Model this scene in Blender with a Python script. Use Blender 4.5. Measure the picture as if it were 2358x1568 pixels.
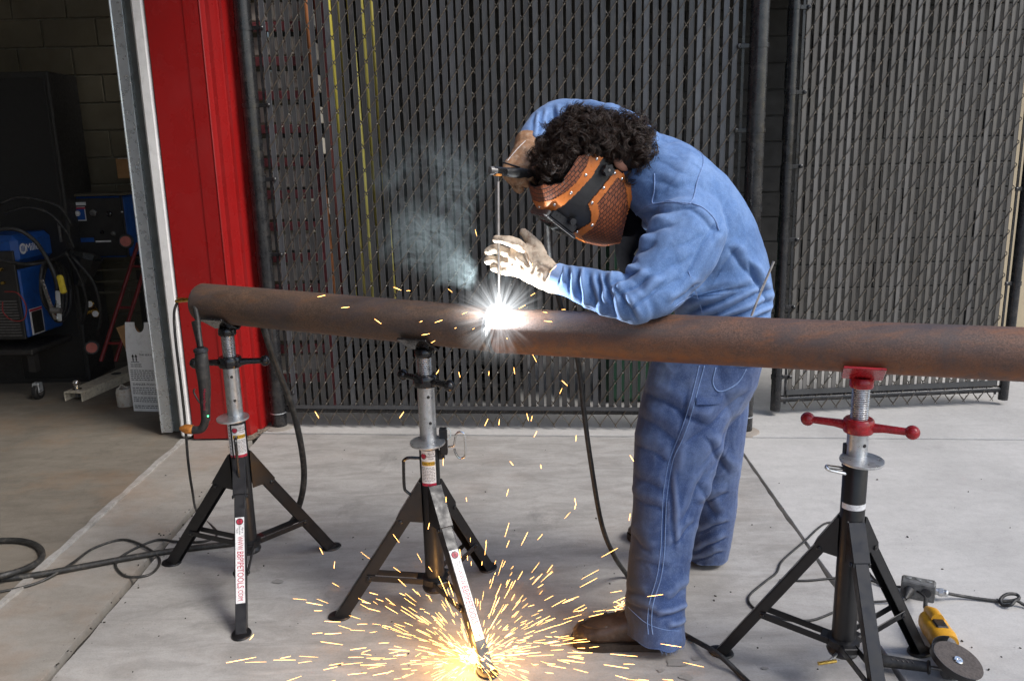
import bpy, bmesh, math, random
import numpy as np
from mathutils import Vector, Matrix, noise as mnoise
from mathutils.bvhtree import BVHTree
random.seed(7); RNG = np.random.RandomState(7)
R = math.radians
for o in list(bpy.data.objects): bpy.data.objects.remove(o)
SC = bpy.context.scene
COL = SC.collection

# ------------------------------------------------------------------ camera
CAM_H, PITCH, ROLL, FOC = 1.6, R(12.9), R(1.4), 1934.0 / 2358.0
fw = Vector((0, math.cos(PITCH), -math.sin(PITCH))); r0 = Vector((1, 0, 0)); u0 = Vector((0, math.sin(PITCH), math.cos(PITCH)))
rt = math.cos(ROLL) * r0 - math.sin(ROLL) * u0; up = math.cos(ROLL) * u0 + math.sin(ROLL) * r0
CAMP = Vector((0, 0, CAM_H))
cd = bpy.data.cameras.new('camera'); cam = bpy.data.objects.new('camera', cd); COL.objects.link(cam)
cd.sensor_fit = 'HORIZONTAL'; cd.sensor_width = 36; cd.lens = 36 * FOC; cd.clip_start = .05; cd.clip_end = 2000
mw = Matrix((rt, up, -fw)).transposed().to_4x4(); mw.translation = CAMP; cam.matrix_world = mw
SC.camera = cam
# ------------------------------------------------------------------ sky, sun, exposure
SUN_EL, SUN_AZ = R(46), R(118)          # azimuth clockwise from +Y
w = bpy.data.worlds.new('World'); SC.world = w; w.use_nodes = True
nt = w.node_tree; bg = nt.nodes['Background']; sky = nt.nodes.new('ShaderNodeTexSky'); sky.sky_type = 'NISHITA'
sky.sun_disc = False; sky.sun_elevation = SUN_EL; sky.sun_rotation = SUN_AZ; sky.air_density = 1.0; sky.dust_density = 2.0; sky.ozone_density = 1.0
nt.links.new(sky.outputs[0], bg.inputs[0]); bg.inputs[1].default_value = 0.13
sl = bpy.data.lights.new('sun', 'SUN'); sun = bpy.data.objects.new('sun', sl); COL.objects.link(sun)
sl.energy = 1.5; sl.angle = R(22); sl.color = (1, .975, .945)
sd = Vector((math.sin(SUN_AZ) * math.cos(SUN_EL), math.cos(SUN_AZ) * math.cos(SUN_EL), math.sin(SUN_EL)))
sun.rotation_euler = sd.to_track_quat('Z', 'Y').to_euler(); sun.location = sd * 20
vs = SC.view_settings; vs.view_transform = 'Standard'; vs.look = 'None'; vs.gamma = 1; vs.use_curve_mapping = False; vs.exposure = 0.85; SC.cycles.volume_step_rate = .3

# ------------------------------------------------------------------ authoring helpers (photo measurement -> world metres)
def ray(x, y): return fw + rt * ((x - 1179) / 1934) - up * ((y - 784) / 1934)
def gz(x, y, z=0.0):
    d = ray(x, y); return CAMP + d * ((z - CAM_H) / d.z)
def at(x, y, Y):
    d = ray(x, y); return CAMP + d * (Y / d.y)
def proj(p):
    v = Vector(p) - CAMP; t = v.dot(fw); return 1179 + 1934 * v.dot(rt) / t, 784 - 1934 * v.dot(up) / t

ORG = {}
def tag(o, label=None, cat=None, group=None, kind=None):
    if label: o['label'] = label
    if cat: o['category'] = cat
    if group: o['group'] = group
    if kind: o['kind'] = kind
    return o
def thing(name, label, cat, loc=(0, 0, 0), group=None):
    o = bpy.data.objects.new(name, None); COL.objects.link(o); o.location = loc; o.empty_display_size = .1
    ORG[o.name] = Vector(loc); return tag(o, label, cat, group)
def struct(name, loc=(0, 0, 0)):
    o = bpy.data.objects.new(name, None); COL.objects.link(o); o.location = loc; ORG[o.name] = Vector(loc); o['kind'] = 'structure'; return o
def frame(o, x=None, y=None, z=None):
    """4x4 from an origin and one or two axes"""
    if z is not None:
        z = Vector(z).normalized()
        if x is None and y is None: x = Vector((1, 0, 0)) if abs(z.x) < .9 else Vector((0, 1, 0))
        if x is not None:
            y = z.cross(Vector(x)).normalized(); x = y.cross(z)
        else:
            x = Vector(y).cross(z).normalized(); y = z.cross(x)
    else:
        x = Vector(x).normalized(); z = x.cross(Vector(y)).normalized(); y = z.cross(x)
    m = Matrix((x, y, z)).transposed().to_4x4(); m.translation = Vector(o); return m

class MB:
    def __init__(s): s.v = []; s.f = []; s.m = []
    def add(s, vs, fs, mi=0):
        b = len(s.v); s.v += [tuple(q) for q in vs]; s.f += [tuple(i + b for i in f) for f in fs]; s.m += [mi] * len(fs); return s
    def box(s, c, size, rot=None, bev=0.0, mi=0):
        hx, hy, hz = [q / 2 for q in size]; M = (rot.to_4x4() if rot is not None else Matrix()); T = Matrix.Translation(Vector(c)) @ M
        if bev <= 0:
            vs = [T @ Vector((sx * hx, sy * hy, sz * hz)) for sz in (-1, 1) for sy in (-1, 1) for sx in (-1, 1)]
            return s.add(vs, [(0, 2, 3, 1), (4, 5, 7, 6), (0, 1, 5, 4), (2, 6, 7, 3), (0, 4, 6, 2), (1, 3, 7, 5)], mi)
        b = min(bev, hx * .95, hy * .95, hz * .95); vs = []; idx = {}
        for sx in (-1, 1):
            for sy in (-1, 1):
                for sz in (-1, 1):
                    for k in range(3):
                        p = [sx * hx, sy * hy, sz * hz]
                        for j in range(3):
                            if j != k: p[j] -= (sx, sy, sz)[j] * b
                        idx[(sx, sy, sz, k)] = len(vs); vs.append(T @ Vector(p))
        fs = []
        for k in range(3):
            a, c2 = (k + 1) % 3, (k + 2) % 3
            for sg in (-1, 1):
                q = []
                for (i, j) in ((-1, -1), (1, -1), (1, 1), (-1, 1)):
                    t = [0, 0, 0]; t[k] = sg; t[a] = i; t[c2] = j; q.append(idx[(*t, k)])
                fs.append(q if sg > 0 else q[::-1])
            for i in (-1, 1):
                for j in (-1, 1):       # edge along k
                    t0 = [0, 0, 0]; t0[a] = i; t0[c2] = j; t1 = list(t0); t0[k] = -1; t1[k] = 1
                    q = [idx[(*t0, a)], idx[(*t0, c2)], idx[(*t1, c2)], idx[(*t1, a)]]
                    fs.append(q if i * j < 0 else q[::-1])
        for sx in (-1, 1):
            for sy in (-1, 1):
                for sz in (-1, 1):
                    q = [idx[(sx, sy, sz, k)] for k in range(3)]; fs.append(q if sx * sy * sz > 0 else q[::-1])
        return s.add(vs, fs, mi)
    def tube(s, pts, rad, n=8, cap=True, mi=0, sx=1.0, ref=None):
        pts = [Vector(p) for p in pts]; k = len(pts); rad = list(rad) if hasattr(rad, '__len__') else [rad] * k
        tang = []
        for i in range(k):
            t = pts[min(i + 1, k - 1)] - pts[max(i - 1, 0)]; tang.append(t.normalized() if t.length > 1e-9 else Vector((0, 0, 1)))
        a = Vector(ref) if ref is not None else (Vector((0, 0, 1)) if abs(tang[0].z) < .9 else Vector((1, 0, 0)))
        vs = []; fs = []
        for i in range(k):
            a = (a - tang[i] * a.dot(tang[i])).normalized(); b = tang[i].cross(a)
            for j in range(n):
                th = 2 * math.pi * j / n; vs.append(pts[i] + a * (math.cos(th) * rad[i]) + b * (math.sin(th) * rad[i] * sx))
        for i in range(k - 1):
            for j in range(n):
                j2 = (j + 1) % n; fs.append((i * n + j, i * n + j2, (i + 1) * n + j2, (i + 1) * n + j))
        if cap: fs.append(tuple(range(n))[::-1]); fs.append(tuple(range((k - 1) * n, k * n)))
        return s.add(vs, fs, mi)
    def lathe(s, prof, M=None, n=24, mi=0, close=True):
        """prof: (radius, height) from bottom to top about local Z"""
        M = M or Matrix(); vs = []; fs = []; k = len(prof)
        for (r, h) in prof:
            for j in range(n):
                th = 2 * math.pi * j / n; vs.append(M @ Vector((r * math.cos(th), r * math.sin(th), h)))
        for i in range(k - 1):
            for j in range(n):
                j2 = (j + 1) % n; fs.append((i * n + j, i * n + j2, (i + 1) * n + j2, (i + 1) * n + j))
        if close:
            if prof[0][0] > 1e-6: fs.append(tuple(range(n))[::-1])
            if prof[-1][0] > 1e-6: fs.append(tuple(range((k - 1) * n, k * n)))
        return s.add(vs, fs, mi)
    def ball(s, c, r, n=14, m=9, scale=(1, 1, 1), mi=0):
        prof = [(max(1e-7, r * math.sin(math.pi * i / m)), -r * math.cos(math.pi * i / m)) for i in range(m + 1)]
        return s.lathe(prof, Matrix.Translation(Vector(c)) @ Matrix.Diagonal((*scale, 1)), n, mi, False)
    def prism(s, poly, d, M=None, mi=0):
        """extrude a local XY polygon along local Z from 0 to d"""
        M = M or Matrix(); n = len(poly)
        ar = sum(poly[i][0] * poly[(i + 1) % n][1] - poly[(i + 1) % n][0] * poly[i][1] for i in range(n))
        if ar < 0: poly = poly[::-1]
        if d < 0: M = M @ Matrix.Translation((0, 0, d)); d = -d
        vs = [M @ Vector((p[0], p[1], 0)) for p in poly] + [M @ Vector((p[0], p[1], d)) for p in poly]
        fs = [tuple(range(n))[::-1], tuple(range(n, 2 * n))] + [(i, (i + 1) % n, n + (i + 1) % n, n + i) for i in range(n)]
        return s.add(vs, fs, mi)
    def mesh(s, name, mats, smooth=False, org=Vector((0, 0, 0)), angle=None):
        me = bpy.data.meshes.new(name); o = Vector(org); me.from_pydata([(v[0] - o.x, v[1] - o.y, v[2] - o.z) for v in s.v], [], s.f)
        for m in (mats if isinstance(mats, (list, tuple)) else [mats]): me.materials.append(m)
        if len(set(s.m)) > 1: me.polygons.foreach_set('material_index', s.m)
        if smooth:
            me.polygons.foreach_set('use_smooth', [True] * len(me.polygons))
            if angle is not None: me.set_sharp_from_angle(angle=R(angle))
        me.update(); return me
    def build(s, name, mats, parent=None, smooth=False, angle=40, loc=None):
        org = Vector((0, 0, 0)) if loc is not None else (root_org(parent) if parent else Vector((0, 0, 0)))
        me = s.mesh(name, mats, smooth, org, angle); return put(name, me, parent, loc)
def root_org(o):
    while o.parent: o = o.parent
    return ORG.get(o.name, Vector((0, 0, 0)))
def put(name, me, parent=None, loc=None):
    o = bpy.data.objects.new(name, me); COL.objects.link(o)
    if parent: o.parent = parent
    if loc is not None: o.location = Vector(loc) - (root_org(parent) if parent else Vector((0, 0, 0)))
    if not parent: ORG[o.name] = Vector(o.location)
    return o
def smooth_path(pts, n=8):
    """Catmull-Rom through points"""
    P = [Vector(p) for p in pts]; P = [P[0] * 2 - P[1]] + P + [P[-1] * 2 - P[-2]]; out = []
    for i in range(1, len(P) - 2):
        for k in range(n):
            t = k / n; a, b, c, d = P[i - 1], P[i], P[i + 1], P[i + 2]
            out.append(.5 * ((2 * b) + (c - a) * t + (2 * a - 5 * b + 4 * c - d) * t * t + (3 * b - a - 3 * c + d) * t ** 3))
    out.append(P[-2]); return out
def text_mesh(txt, size, M, depth=.0004, align='CENTER'):
    """flat lettering as a mesh builder, local XY plane of M"""
    cu = bpy.data.curves.new('lettering', 'FONT'); cu.body = txt; cu.size = size; cu.align_x = align; cu.align_y = 'CENTER'; cu.extrude = depth; cu.resolution_u = 2
    ob = bpy.data.objects.new('lettering', cu); COL.objects.link(ob); bpy.context.view_layer.update()
    me = bpy.data.meshes.new_from_object(ob.evaluated_get(bpy.context.evaluated_depsgraph_get()))
    b = MB(); b.add([M @ v.co for v in me.vertices], [tuple(p.vertices) for p in me.polygons])
    bpy.data.objects.remove(ob); bpy.data.curves.remove(cu); bpy.data.meshes.remove(me); return b

# ------------------------------------------------------------------ materials
class NT:
    def __init__(s, name):
        s.mat = bpy.data.materials.new(name); s.mat.use_nodes = True; s.t = s.mat.node_tree; s.b = s.t.nodes['Principled BSDF']; s.out = s.t.nodes['Material Output']
    def n(s, ty, **kw):
        nd = s.t.nodes.new(ty)
        for k, v in kw.items():
            if k.startswith('i_'): nd.inputs[k[2:].replace('_', ' ')].default_value = v
            else: setattr(nd, k, v)
        return nd
    def l(s, a, b): s.t.links.new(a, b)
    def pos(s): return s.n('ShaderNodeNewGeometry').outputs['Position']
    def mapv(s, v, scale=(1, 1, 1), rot=(0, 0, 0), loc=(0, 0, 0)):
        m = s.n('ShaderNodeMapping'); m.inputs['Scale'].default_value = scale; m.inputs['Rotation'].default_value = rot; m.inputs['Location'].default_value = loc; s.l(v, m.inputs[0]); return m.outputs[0]
    def noise(s, v, scale, detail=3, rough=.55, dist=0.0):
        q = s.n('ShaderNodeTexNoise'); q.inputs['Scale'].default_value = scale; q.inputs['Detail'].default_value = detail; q.inputs['Roughness'].default_value = rough; q.inputs['Distortion'].default_value = dist
        if v is not None: s.l(v, q.inputs['Vector'])
        return q.outputs[0]
    def ramp(s, f, stops):
        r = s.n('ShaderNodeValToRGB'); e = r.color_ramp.elements
        while len(e) > 1: e.remove(e[-1])
        for i, (p, c) in enumerate(stops):
            c = c if hasattr(c, '__len__') else (c, c, c); x = e[0] if i == 0 else e.new(p); x.position = p; x.color = (*c[:3], 1)
        s.l(f, r.inputs[0]); return r.outputs[0]
    def mix(s, f, a, b, mode='MIX'):
        m = s.n('ShaderNodeMix', data_type='RGBA', blend_type=mode)
        for i, q in ((0, f), (6, a), (7, b)):
            if hasattr(q, 'is_linked'): s.l(q, m.inputs[i])
            elif i == 0: m.inputs[0].default_value = q
            else: m.inputs[i].default_value = (*q[:3], 1)
        return m.outputs[2]
    def math(s, op, a, b=0.0, clamp=False):
        m = s.n('ShaderNodeMath', operation=op); m.use_clamp = clamp
        for i, q in ((0, a), (1, b)):
            if hasattr(q, 'is_linked'): s.l(q, m.inputs[i])
            else: m.inputs[i].default_value = q
        return m.outputs[0]
    def bump(s, h, strength=.3, dist=.002, prev=None):
        b = s.n('ShaderNodeBump'); b.inputs['Strength'].default_value = strength; b.inputs['Distance'].default_value = dist; s.l(h, b.inputs['Height'])
        if prev is not None: s.l(prev, b.inputs['Normal'])
        return b.outputs[0]
    def fin(s, col=None, rough=None, normal=None, metal=None, **kw):
        b = s.b
        for nm, q in (('Base Color', col), ('Roughness', rough), ('Metallic', metal), ('Normal', normal)):
            if q is None: continue
            if hasattr(q, 'is_linked'): s.l(q, b.inputs[nm])
            elif nm == 'Base Color': b.inputs[nm].default_value = (*q[:3], 1)
            else: b.inputs[nm].default_value = q
        for k, v in kw.items(): b.inputs[k].default_value = v
        return s.mat
def simple(name, col, rough=.5, metal=0.0, var=.25, scale=12, bump=.15, bscale=90, dirt=None, dirt_amt=.35, spec=.5, bdist=.001):
    """a worn, slightly uneven surface of one colour"""
    t = NT(name); p = t.pos(); nz = t.noise(p, scale, 4, .6); c2 = tuple(max(0, q * (1 - var)) for q in col); c3 = tuple(min(1, q * (1 + var * .8)) for q in col)
    c = t.ramp(nz, [(.3, c2), (.52, col), (.75, c3)])
    if dirt:
        m = t.ramp(t.noise(p, scale * 2.3, 6, .7), [(.5, 0.0), (.68, dirt_amt)]); c = t.mix(m, c, dirt)
    r = t.ramp(t.noise(p, scale * 3, 3), [(.3, max(.03, rough - .12)), (.7, min(1, rough + .12))])
    nb = t.bump(t.noise(p, bscale, 4, .6), bump, bdist)
    t.b.inputs['Specular IOR Level'].default_value = spec
    return t.fin(c, r, nb, metal)
def emit(name, col, strength):
    t = NT(name); t.b.inputs['Base Color'].default_value = (0, 0, 0, 1); t.b.inputs['Emission Color'].default_value = (*col, 1); t.b.inputs['Emission Strength'].default_value = strength; return t.mat

def concrete(name, base, tint, dark=.5, rust=0.0):
    t = NT(name); p = t.pos()
    big = t.ramp(t.noise(t.mapv(p, (1, .75, 1), (0, 0, .5)), 1.1, 5, .6, .3), [(.3, tuple(q * .80 for q in base)), (.5, base), (.72, tuple(min(1, q * 1.10) for q in base))])
    streak = t.ramp(t.noise(t.mapv(p, (2.2, 7, 1), (0, 0, .35)), 1.6, 5, .66, .6), [(.36, 1.0), (.6, 0.0)])
    c = t.mix(t.math('MULTIPLY', streak, .30 * dark), big, tint)
    grain = t.ramp(t.noise(p, 150, 3, .7), [(.3, .90), (.5, 1.0), (.72, 1.06)]); c = t.mix(1.0, c, grain, 'MULTIPLY')
    mid = t.ramp(t.noise(p, 26, 4, .7), [(.32, .93), (.6, 1.02)]); c = t.mix(1.0, c, mid, 'MULTIPLY')
    vo = t.n('ShaderNodeTexVoronoi'); vo.inputs['Scale'].default_value = 34; t.l(p, vo.inputs['Vector'])
    gate = t.ramp(t.noise(p, 4, 3, .6), [(.5, 0.0), (.62, 1.0)])
    spot = t.math('MULTIPLY', t.ramp(vo.outputs['Distance'], [(.05, 1.0), (.13, 0.0)]), gate); c = t.mix(t.math('MULTIPLY', spot, .4), c, (.035, .03, .026))
    blot = t.ramp(t.noise(p, 2.3, 6, .72, .5), [(.58, 0.0), (.7, 1.0)]); c = t.mix(t.math('MULTIPLY', blot, .42 * dark), c, tuple(q * .42 for q in base))
    lt = t.ramp(t.noise(t.mapv(p, (1, 1, 1), (0, 0, 0), (7, 3, 0)), 3.1, 5, .7), [(.62, 0.0), (.74, 1.0)]); c = t.mix(t.math('MULTIPLY', lt, .3), c, tuple(min(.8, q * 1.35) for q in base))
    if rust: c = t.mix(t.math('MULTIPLY', t.ramp(t.noise(t.mapv(p, (1, 1, 1), (0, 0, 0), (2, 9, 0)), 1.9, 5, .65), [(.5, 0.0), (.68, 1.0)]), rust), c, (.26, .15, .075))
    h = t.math('ADD', t.noise(p, 160, 3, .7), t.math('MULTIPLY', t.noise(p, 18, 5, .6), 1.5))
    return t.fin(c, .86, t.bump(h, .35, .0025), **{'Specular IOR Level': .3})
M = {}
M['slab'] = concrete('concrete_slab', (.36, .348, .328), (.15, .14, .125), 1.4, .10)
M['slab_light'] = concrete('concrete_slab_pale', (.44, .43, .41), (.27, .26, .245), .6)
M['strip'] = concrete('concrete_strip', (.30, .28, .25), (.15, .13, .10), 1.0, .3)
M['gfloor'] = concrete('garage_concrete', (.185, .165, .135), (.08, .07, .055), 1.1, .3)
M['dirt'] = simple('joint_dirt', (.03, .026, .02), .95, var=.6, scale=60, bump=.8, bscale=300, bdist=.004)
def rusty_pipe(name, a, b, c_, orange, amt, lowz):
    t = NT(name); p = t.pos(); q = t.mapv(p, (1, 2.2, 2.2))
    n1 = t.noise(q, 9, 6, .68, .4); c = t.ramp(n1, [(.3, a), (.5, b), (.7, c_)])
    fine = t.noise(p, 210, 4, .75); c = t.mix(t.ramp(fine, [(.42, 0.0), (.6, .65)]), c, tuple(v * .30 for v in a))
    f2 = t.noise(t.mapv(p, (1, 1, 1), (0, 0, 0), (3, 1, 2)), 330, 3, .7); c = t.mix(t.ramp(f2, [(.56, 0.0), (.7, .6)]), c, tuple(min(1, v * 1.7) for v in c_))
    st = t.noise(t.mapv(p, (1.2, 14, 14)), 3, 5, .6, .3); c = t.mix(t.ramp(st, [(.52, 0.0), (.68, .35)]), c, orange)
    pm_ = t.noise(t.mapv(p, (1, 2, 2), (0, 0, 0), (5, 1, 3)), 3.2, 6, .7, .6); c = t.mix(t.ramp(pm_, [(.46, 0.0), (.62, .75)]), c, (.052, .042, .042)); c = t.mix(t.ramp(pm_, [(.28,   .28 if lowz else .15), (.42, 0.0)]), c, tuple(min(1, v * 1.5) for v in orange))
    if lowz:      # rust has run down to the underside of this pipe
        sep = t.n('ShaderNodeSeparateXYZ'); t.l(p, sep.inputs[0]); low = t.math('MULTIPLY', t.ramp(sep.outputs[2], [(0, 1.0), (1, 1.0)]), 1.0)
        mr = t.n('ShaderNodeMapRange'); mr.inputs['From Min'].default_value = lowz; mr.inputs['From Max'].default_value = lowz - .07; t.l(sep.outputs[2], mr.inputs['Value'])
        c = t.mix(t.math('MULTIPLY', mr.outputs[0], t.math('MULTIPLY', t.ramp(t.noise(p, 30, 5, .7), [(.3, .1), (.65, 1.0)]), amt)), c, orange)
    h = t.math('ADD', fine, t.math('MULTIPLY', n1, .6))
    return t.fin(c, t.ramp(n1, [(.3, .48), (.7, .72)]), t.bump(h, .45, .0016), metal=.0, **{'Specular IOR Level': .55})
M['pipeL'] = rusty_pipe('mill_scale_pipe', (.055, .036, .025), (.10, .064, .044), (.13, .075, .045), (.17, .075, .03), .4, 0)
M['pipeR'] = rusty_pipe('rusty_pipe', (.075, .045, .034), (.12, .066, .045), (.16, .085, .055), (.22, .075, .018), .85, 1.075)
M['bevel'] = simple('ground_pipe_end', (.17, .165, .16), .45, .6, var=.4, scale=60, bump=.3)
M['black'] = simple('black_powder_coat', (.008, .008, .009), .40, 0, var=.3, scale=12, bump=.07, bscale=220, dirt=(.05, .045, .04), dirt_amt=.06)
M['black_gloss'] = simple('black_gloss_paint', (.010, .010, .011), .2, 0, var=.3, scale=30, bump=.08, dirt=(.06, .055, .05), dirt_amt=.2)
def slat_mat(name, col, rough):
    t = NT(name); p = t.pos(); oi = t.n('ShaderNodeObjectInfo').outputs['Random']
    c = t.ramp(t.noise(t.mapv(p, (3, 3, .7)), 2.4, 5, .65), [(.3, tuple(q * .78 for q in col)), (.55, col), (.78, tuple(q * 1.25 for q in col))])
    c = t.mix(1.0, c, t.ramp(oi, [(0, (.70, .69, .68)), (.6, (1, 1, 1)), (.9, (1.12, 1.14, 1.18)), (1, (1.45, 1.5, 1.6))]), 'MULTIPLY')
    d = t.ramp(t.noise(t.mapv(p, (9, 9, 2.2)), 3, 6, .75), [(.56, 0.0), (.72, .45)]); c = t.mix(d, c, (.15, .14, .125))
    return t.fin(c, t.ramp(t.noise(p, 9, 3), [(.3, rough - .08), (.7, rough + .14)]), t.bump(t.noise(t.mapv(p, (40, 40, 1.5)), 1, 3), .25, .002))
M['slat_warm_lit'] = slat_mat('warm_lit_vinyl_slat', (.098, .090, .078), .38); M['slat'] = slat_mat('black_vinyl_slat', (.052, .053, .054), .36)  # warm light falling on the gate slats is painted into their colour
M['wire'] = simple('vinyl_coated_wire', (.085, .072, .055), .3, 0, var=.5, scale=14, bump=.2, dirt=(.24, .19, .13), dirt_amt=.5)
M['post'] = simple('black_post_paint', (.014, .0145, .016), .26, 0, var=.4, scale=8, bump=.12, dirt=(.09, .08, .07), dirt_amt=.3)
M['zinc'] = simple('zinc_plated_tube', (.55, .56, .56), .36, .85, var=.18, scale=24, bump=.15, bscale=160, dirt=(.30, .29, .25), dirt_amt=.5)
M['thread'] = simple('zinc_screw_thread', (.60, .60, .60), .3, .9, var=.25, scale=60, bump=.1, dirt=(.12, .10, .07), dirt_amt=.6)
M['chrome'] = simple('bright_plated_steel', (.72, .71, .68), .16, 1.0, var=.1, scale=40, bump=.05)
M['redpaint'] = simple('red_tool_enamel', (.33, .012, .016), .25, 0, var=.3, scale=30, bump=.2, bscale=120, dirt=(.10, .02, .02), dirt_amt=.5)
M['redwall'] = simple('red_sheet_metal', (.275, .0095, .0095), .27, 0, var=.07, scale=2, bump=.015, bscale=6, dirt=(.22, .02, .02), dirt_amt=.25)
M['maroon'] = simple('maroon_trim', (.10, .010, .016), .45, 0, var=.2, scale=8)
M['white'] = simple('white_painted_trim', (.72, .71, .69), .5, 0, var=.06, scale=9, bump=.08, dirt=(.35, .33, .30), dirt_amt=.25)
M['label'] = simple('white_vinyl_label', (.70, .70, .70), .35, 0, var=.08, scale=50, bump=.05, dirt=(.18, .16, .14), dirt_amt=.45)
M['ink_red'] = simple('red_ink', (.40, .015, .045), .4, var=.1, bump=0)
M['ink_black'] = simple('black_ink', (.012, .012, .012), .45, var=.1, bump=0)
M['ink_grey'] = simple('grey_ink', (.12, .12, .12), .5, var=.1, bump=0)
M['ink_yellow'] = simple('yellow_ink', (.55, .33, .02), .4, var=.1, bump=0)
M['galv'] = simple('galvanised_steel', (.64, .68, .70), .32, .7, var=.10, scale=9, bump=.06, dirt=(.5, .52, .52), dirt_amt=.15)
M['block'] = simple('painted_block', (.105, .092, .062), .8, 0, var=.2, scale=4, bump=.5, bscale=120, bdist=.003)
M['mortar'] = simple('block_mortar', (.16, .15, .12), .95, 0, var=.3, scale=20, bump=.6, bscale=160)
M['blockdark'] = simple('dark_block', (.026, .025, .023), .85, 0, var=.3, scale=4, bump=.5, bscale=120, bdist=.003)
M['tanwall'] = simple('tan_block', (.44, .36, .24), .85, 0, var=.12, scale=4, bump=.4, bscale=120)
M['rubber'] = simple('black_rubber', (.014, .014, .014), .55, 0, var=.4, scale=20, bump=.25, bscale=150, dirt=(.10, .09, .075), dirt_amt=.4)
M['cable'] = simple('dusty_rubber_cable', (.022, .022, .021), .5, 0, var=.5, scale=22, bump=.25, bscale=160, dirt=(.13, .115, .095), dirt_amt=.5)
M['brass'] = simple('brass', (.62, .40, .10), .22, 1.0, var=.25, scale=40, bump=.15)
M['copper'] = simple('copper_nozzle', (.62, .24, .05), .4, .6, var=.3, scale=60, bump=.3, dirt=(.12, .05, .02), dirt_amt=.6)

# ================================================================== SETTING
ground = MB().add([(-200, -200, -.035), (200, -200, -.035), (200, 200, -.035), (-200, 200, -.035)], [(0, 1, 2, 3)]).build('ground', M['dirt']); ground['kind'] = 'structure'
pav = struct('pavement')
def slab(poly, mat, z=0.0, chip=.004, thick=.12, step=.05):
    """concrete slab with slightly broken, rounded edges"""
    pts = []
    for i in range(len(poly)):
        a = Vector((*poly[i], 0)); b = Vector((*poly[(i + 1) % len(poly)], 0)); n = max(1, min(120, int((b - a).length / step))); nr = Vector((-(b - a).y, (b - a).x, 0)).normalized()
        for k in range(n):
            p = a.lerp(b, k / n); pts.append(p + nr * (chip * (abs(mnoise.noise(p * 9)) * 1.6 + abs(mnoise.noise(p * 31)) * 1.2)))
    cen = sum(pts, Vector()) / len(pts); n = len(pts); vs = []
    def inset(p, d): v = (cen - p); return p + v.normalized() * d
    for p in pts: vs.append((p.x, p.y, z - thick))
    for p in pts: vs.append((p.x, p.y, z - .006))
    for p in pts: q = inset(p, .0018); vs.append((q.x, q.y, z - .002))
    for p in pts: q = inset(p, .004); vs.append((q.x, q.y, z))
    fs = [tuple(range(3 * n, 4 * n))]
    for r_ in range(3):
        for i in range(n): fs.append((r_ * n + i, r_ * n + (i + 1) % n, (r_ + 1) * n + (i + 1) % n, (r_ + 1) * n + i))
    return MB().add(vs, fs).build('slab', mat, pav)
J1, J2, J3 = -1.905, -1.495, 1.17         # floor joints running away from the camera
def fl(x, off=0.0): return 4.555 - .098 * x + off      # joint in front of the fence line
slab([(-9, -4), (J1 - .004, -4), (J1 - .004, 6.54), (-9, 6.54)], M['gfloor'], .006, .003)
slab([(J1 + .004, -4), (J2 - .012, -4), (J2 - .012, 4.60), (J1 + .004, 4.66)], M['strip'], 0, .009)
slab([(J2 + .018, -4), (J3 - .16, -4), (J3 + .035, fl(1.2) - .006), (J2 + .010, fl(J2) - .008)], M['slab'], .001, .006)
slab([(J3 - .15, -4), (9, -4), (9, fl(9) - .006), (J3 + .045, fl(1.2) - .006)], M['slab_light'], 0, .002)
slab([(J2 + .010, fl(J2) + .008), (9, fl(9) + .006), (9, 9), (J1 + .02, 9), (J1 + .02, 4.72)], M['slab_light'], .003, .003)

slab([(J1 - .024, -4), (J1 + .016, -4), (J1 + .016, 4.62), (J1 - .024, 4.62)], concrete('worn_threshold', (.37, .36, .34), (.16, .14, .115), 1.6, .15), .0115, .012, .02, .025)
M['stain'] = concrete('oil_stain', (.255, .245, .228), (.16, .15, .135), .8)
for (x_, y_, r_) in ((1558, 1527, .028), (1604, 1518, .013), (1580, 1560, .017), (1522, 1545, .010), (640, 1340, .018), (1760, 1540, .009)):
    q = gz(x_, y_); n_ = 22; ph_ = random.random() * 6
    pl_ = [(q.x + r_ * (1.25 + .25 * math.sin(3 * t + ph_) + .12 * math.sin(7 * t)) * math.cos(t), q.y + r_ * (.85 + .2 * math.sin(2 * t + ph_)) * math.sin(t), .0042) for t in np.linspace(0, 6.283, n_ + 1)[:-1]]
    MB().add(pl_, [tuple(range(n_))]).build('stain', M['stain'], pav)
chp = MB(); crs = np.random.RandomState(12)
for _ in range(190):
    q = gz(crs.uniform(250, 2350), crs.uniform(1030, 1568)) if crs.rand() < .6 else Vector((J2 + crs.normal(0, .03), crs.uniform(1.5, 4.4), 0)); s_ = crs.uniform(.0012, .0045)
    chp.box((q.x, q.y, .001 + s_ * .4), (s_ * crs.uniform(1, 2.4), s_, s_ * .8), Matrix.Rotation(crs.uniform(0, 6), 3, 'Z') @ Matrix.Rotation(crs.uniform(-.4, .4), 3, 'X'))
tag(chp.build('grit', M['dirt']), 'dark grit and slag chips scattered over the concrete', 'grit', kind='stuff')
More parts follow.
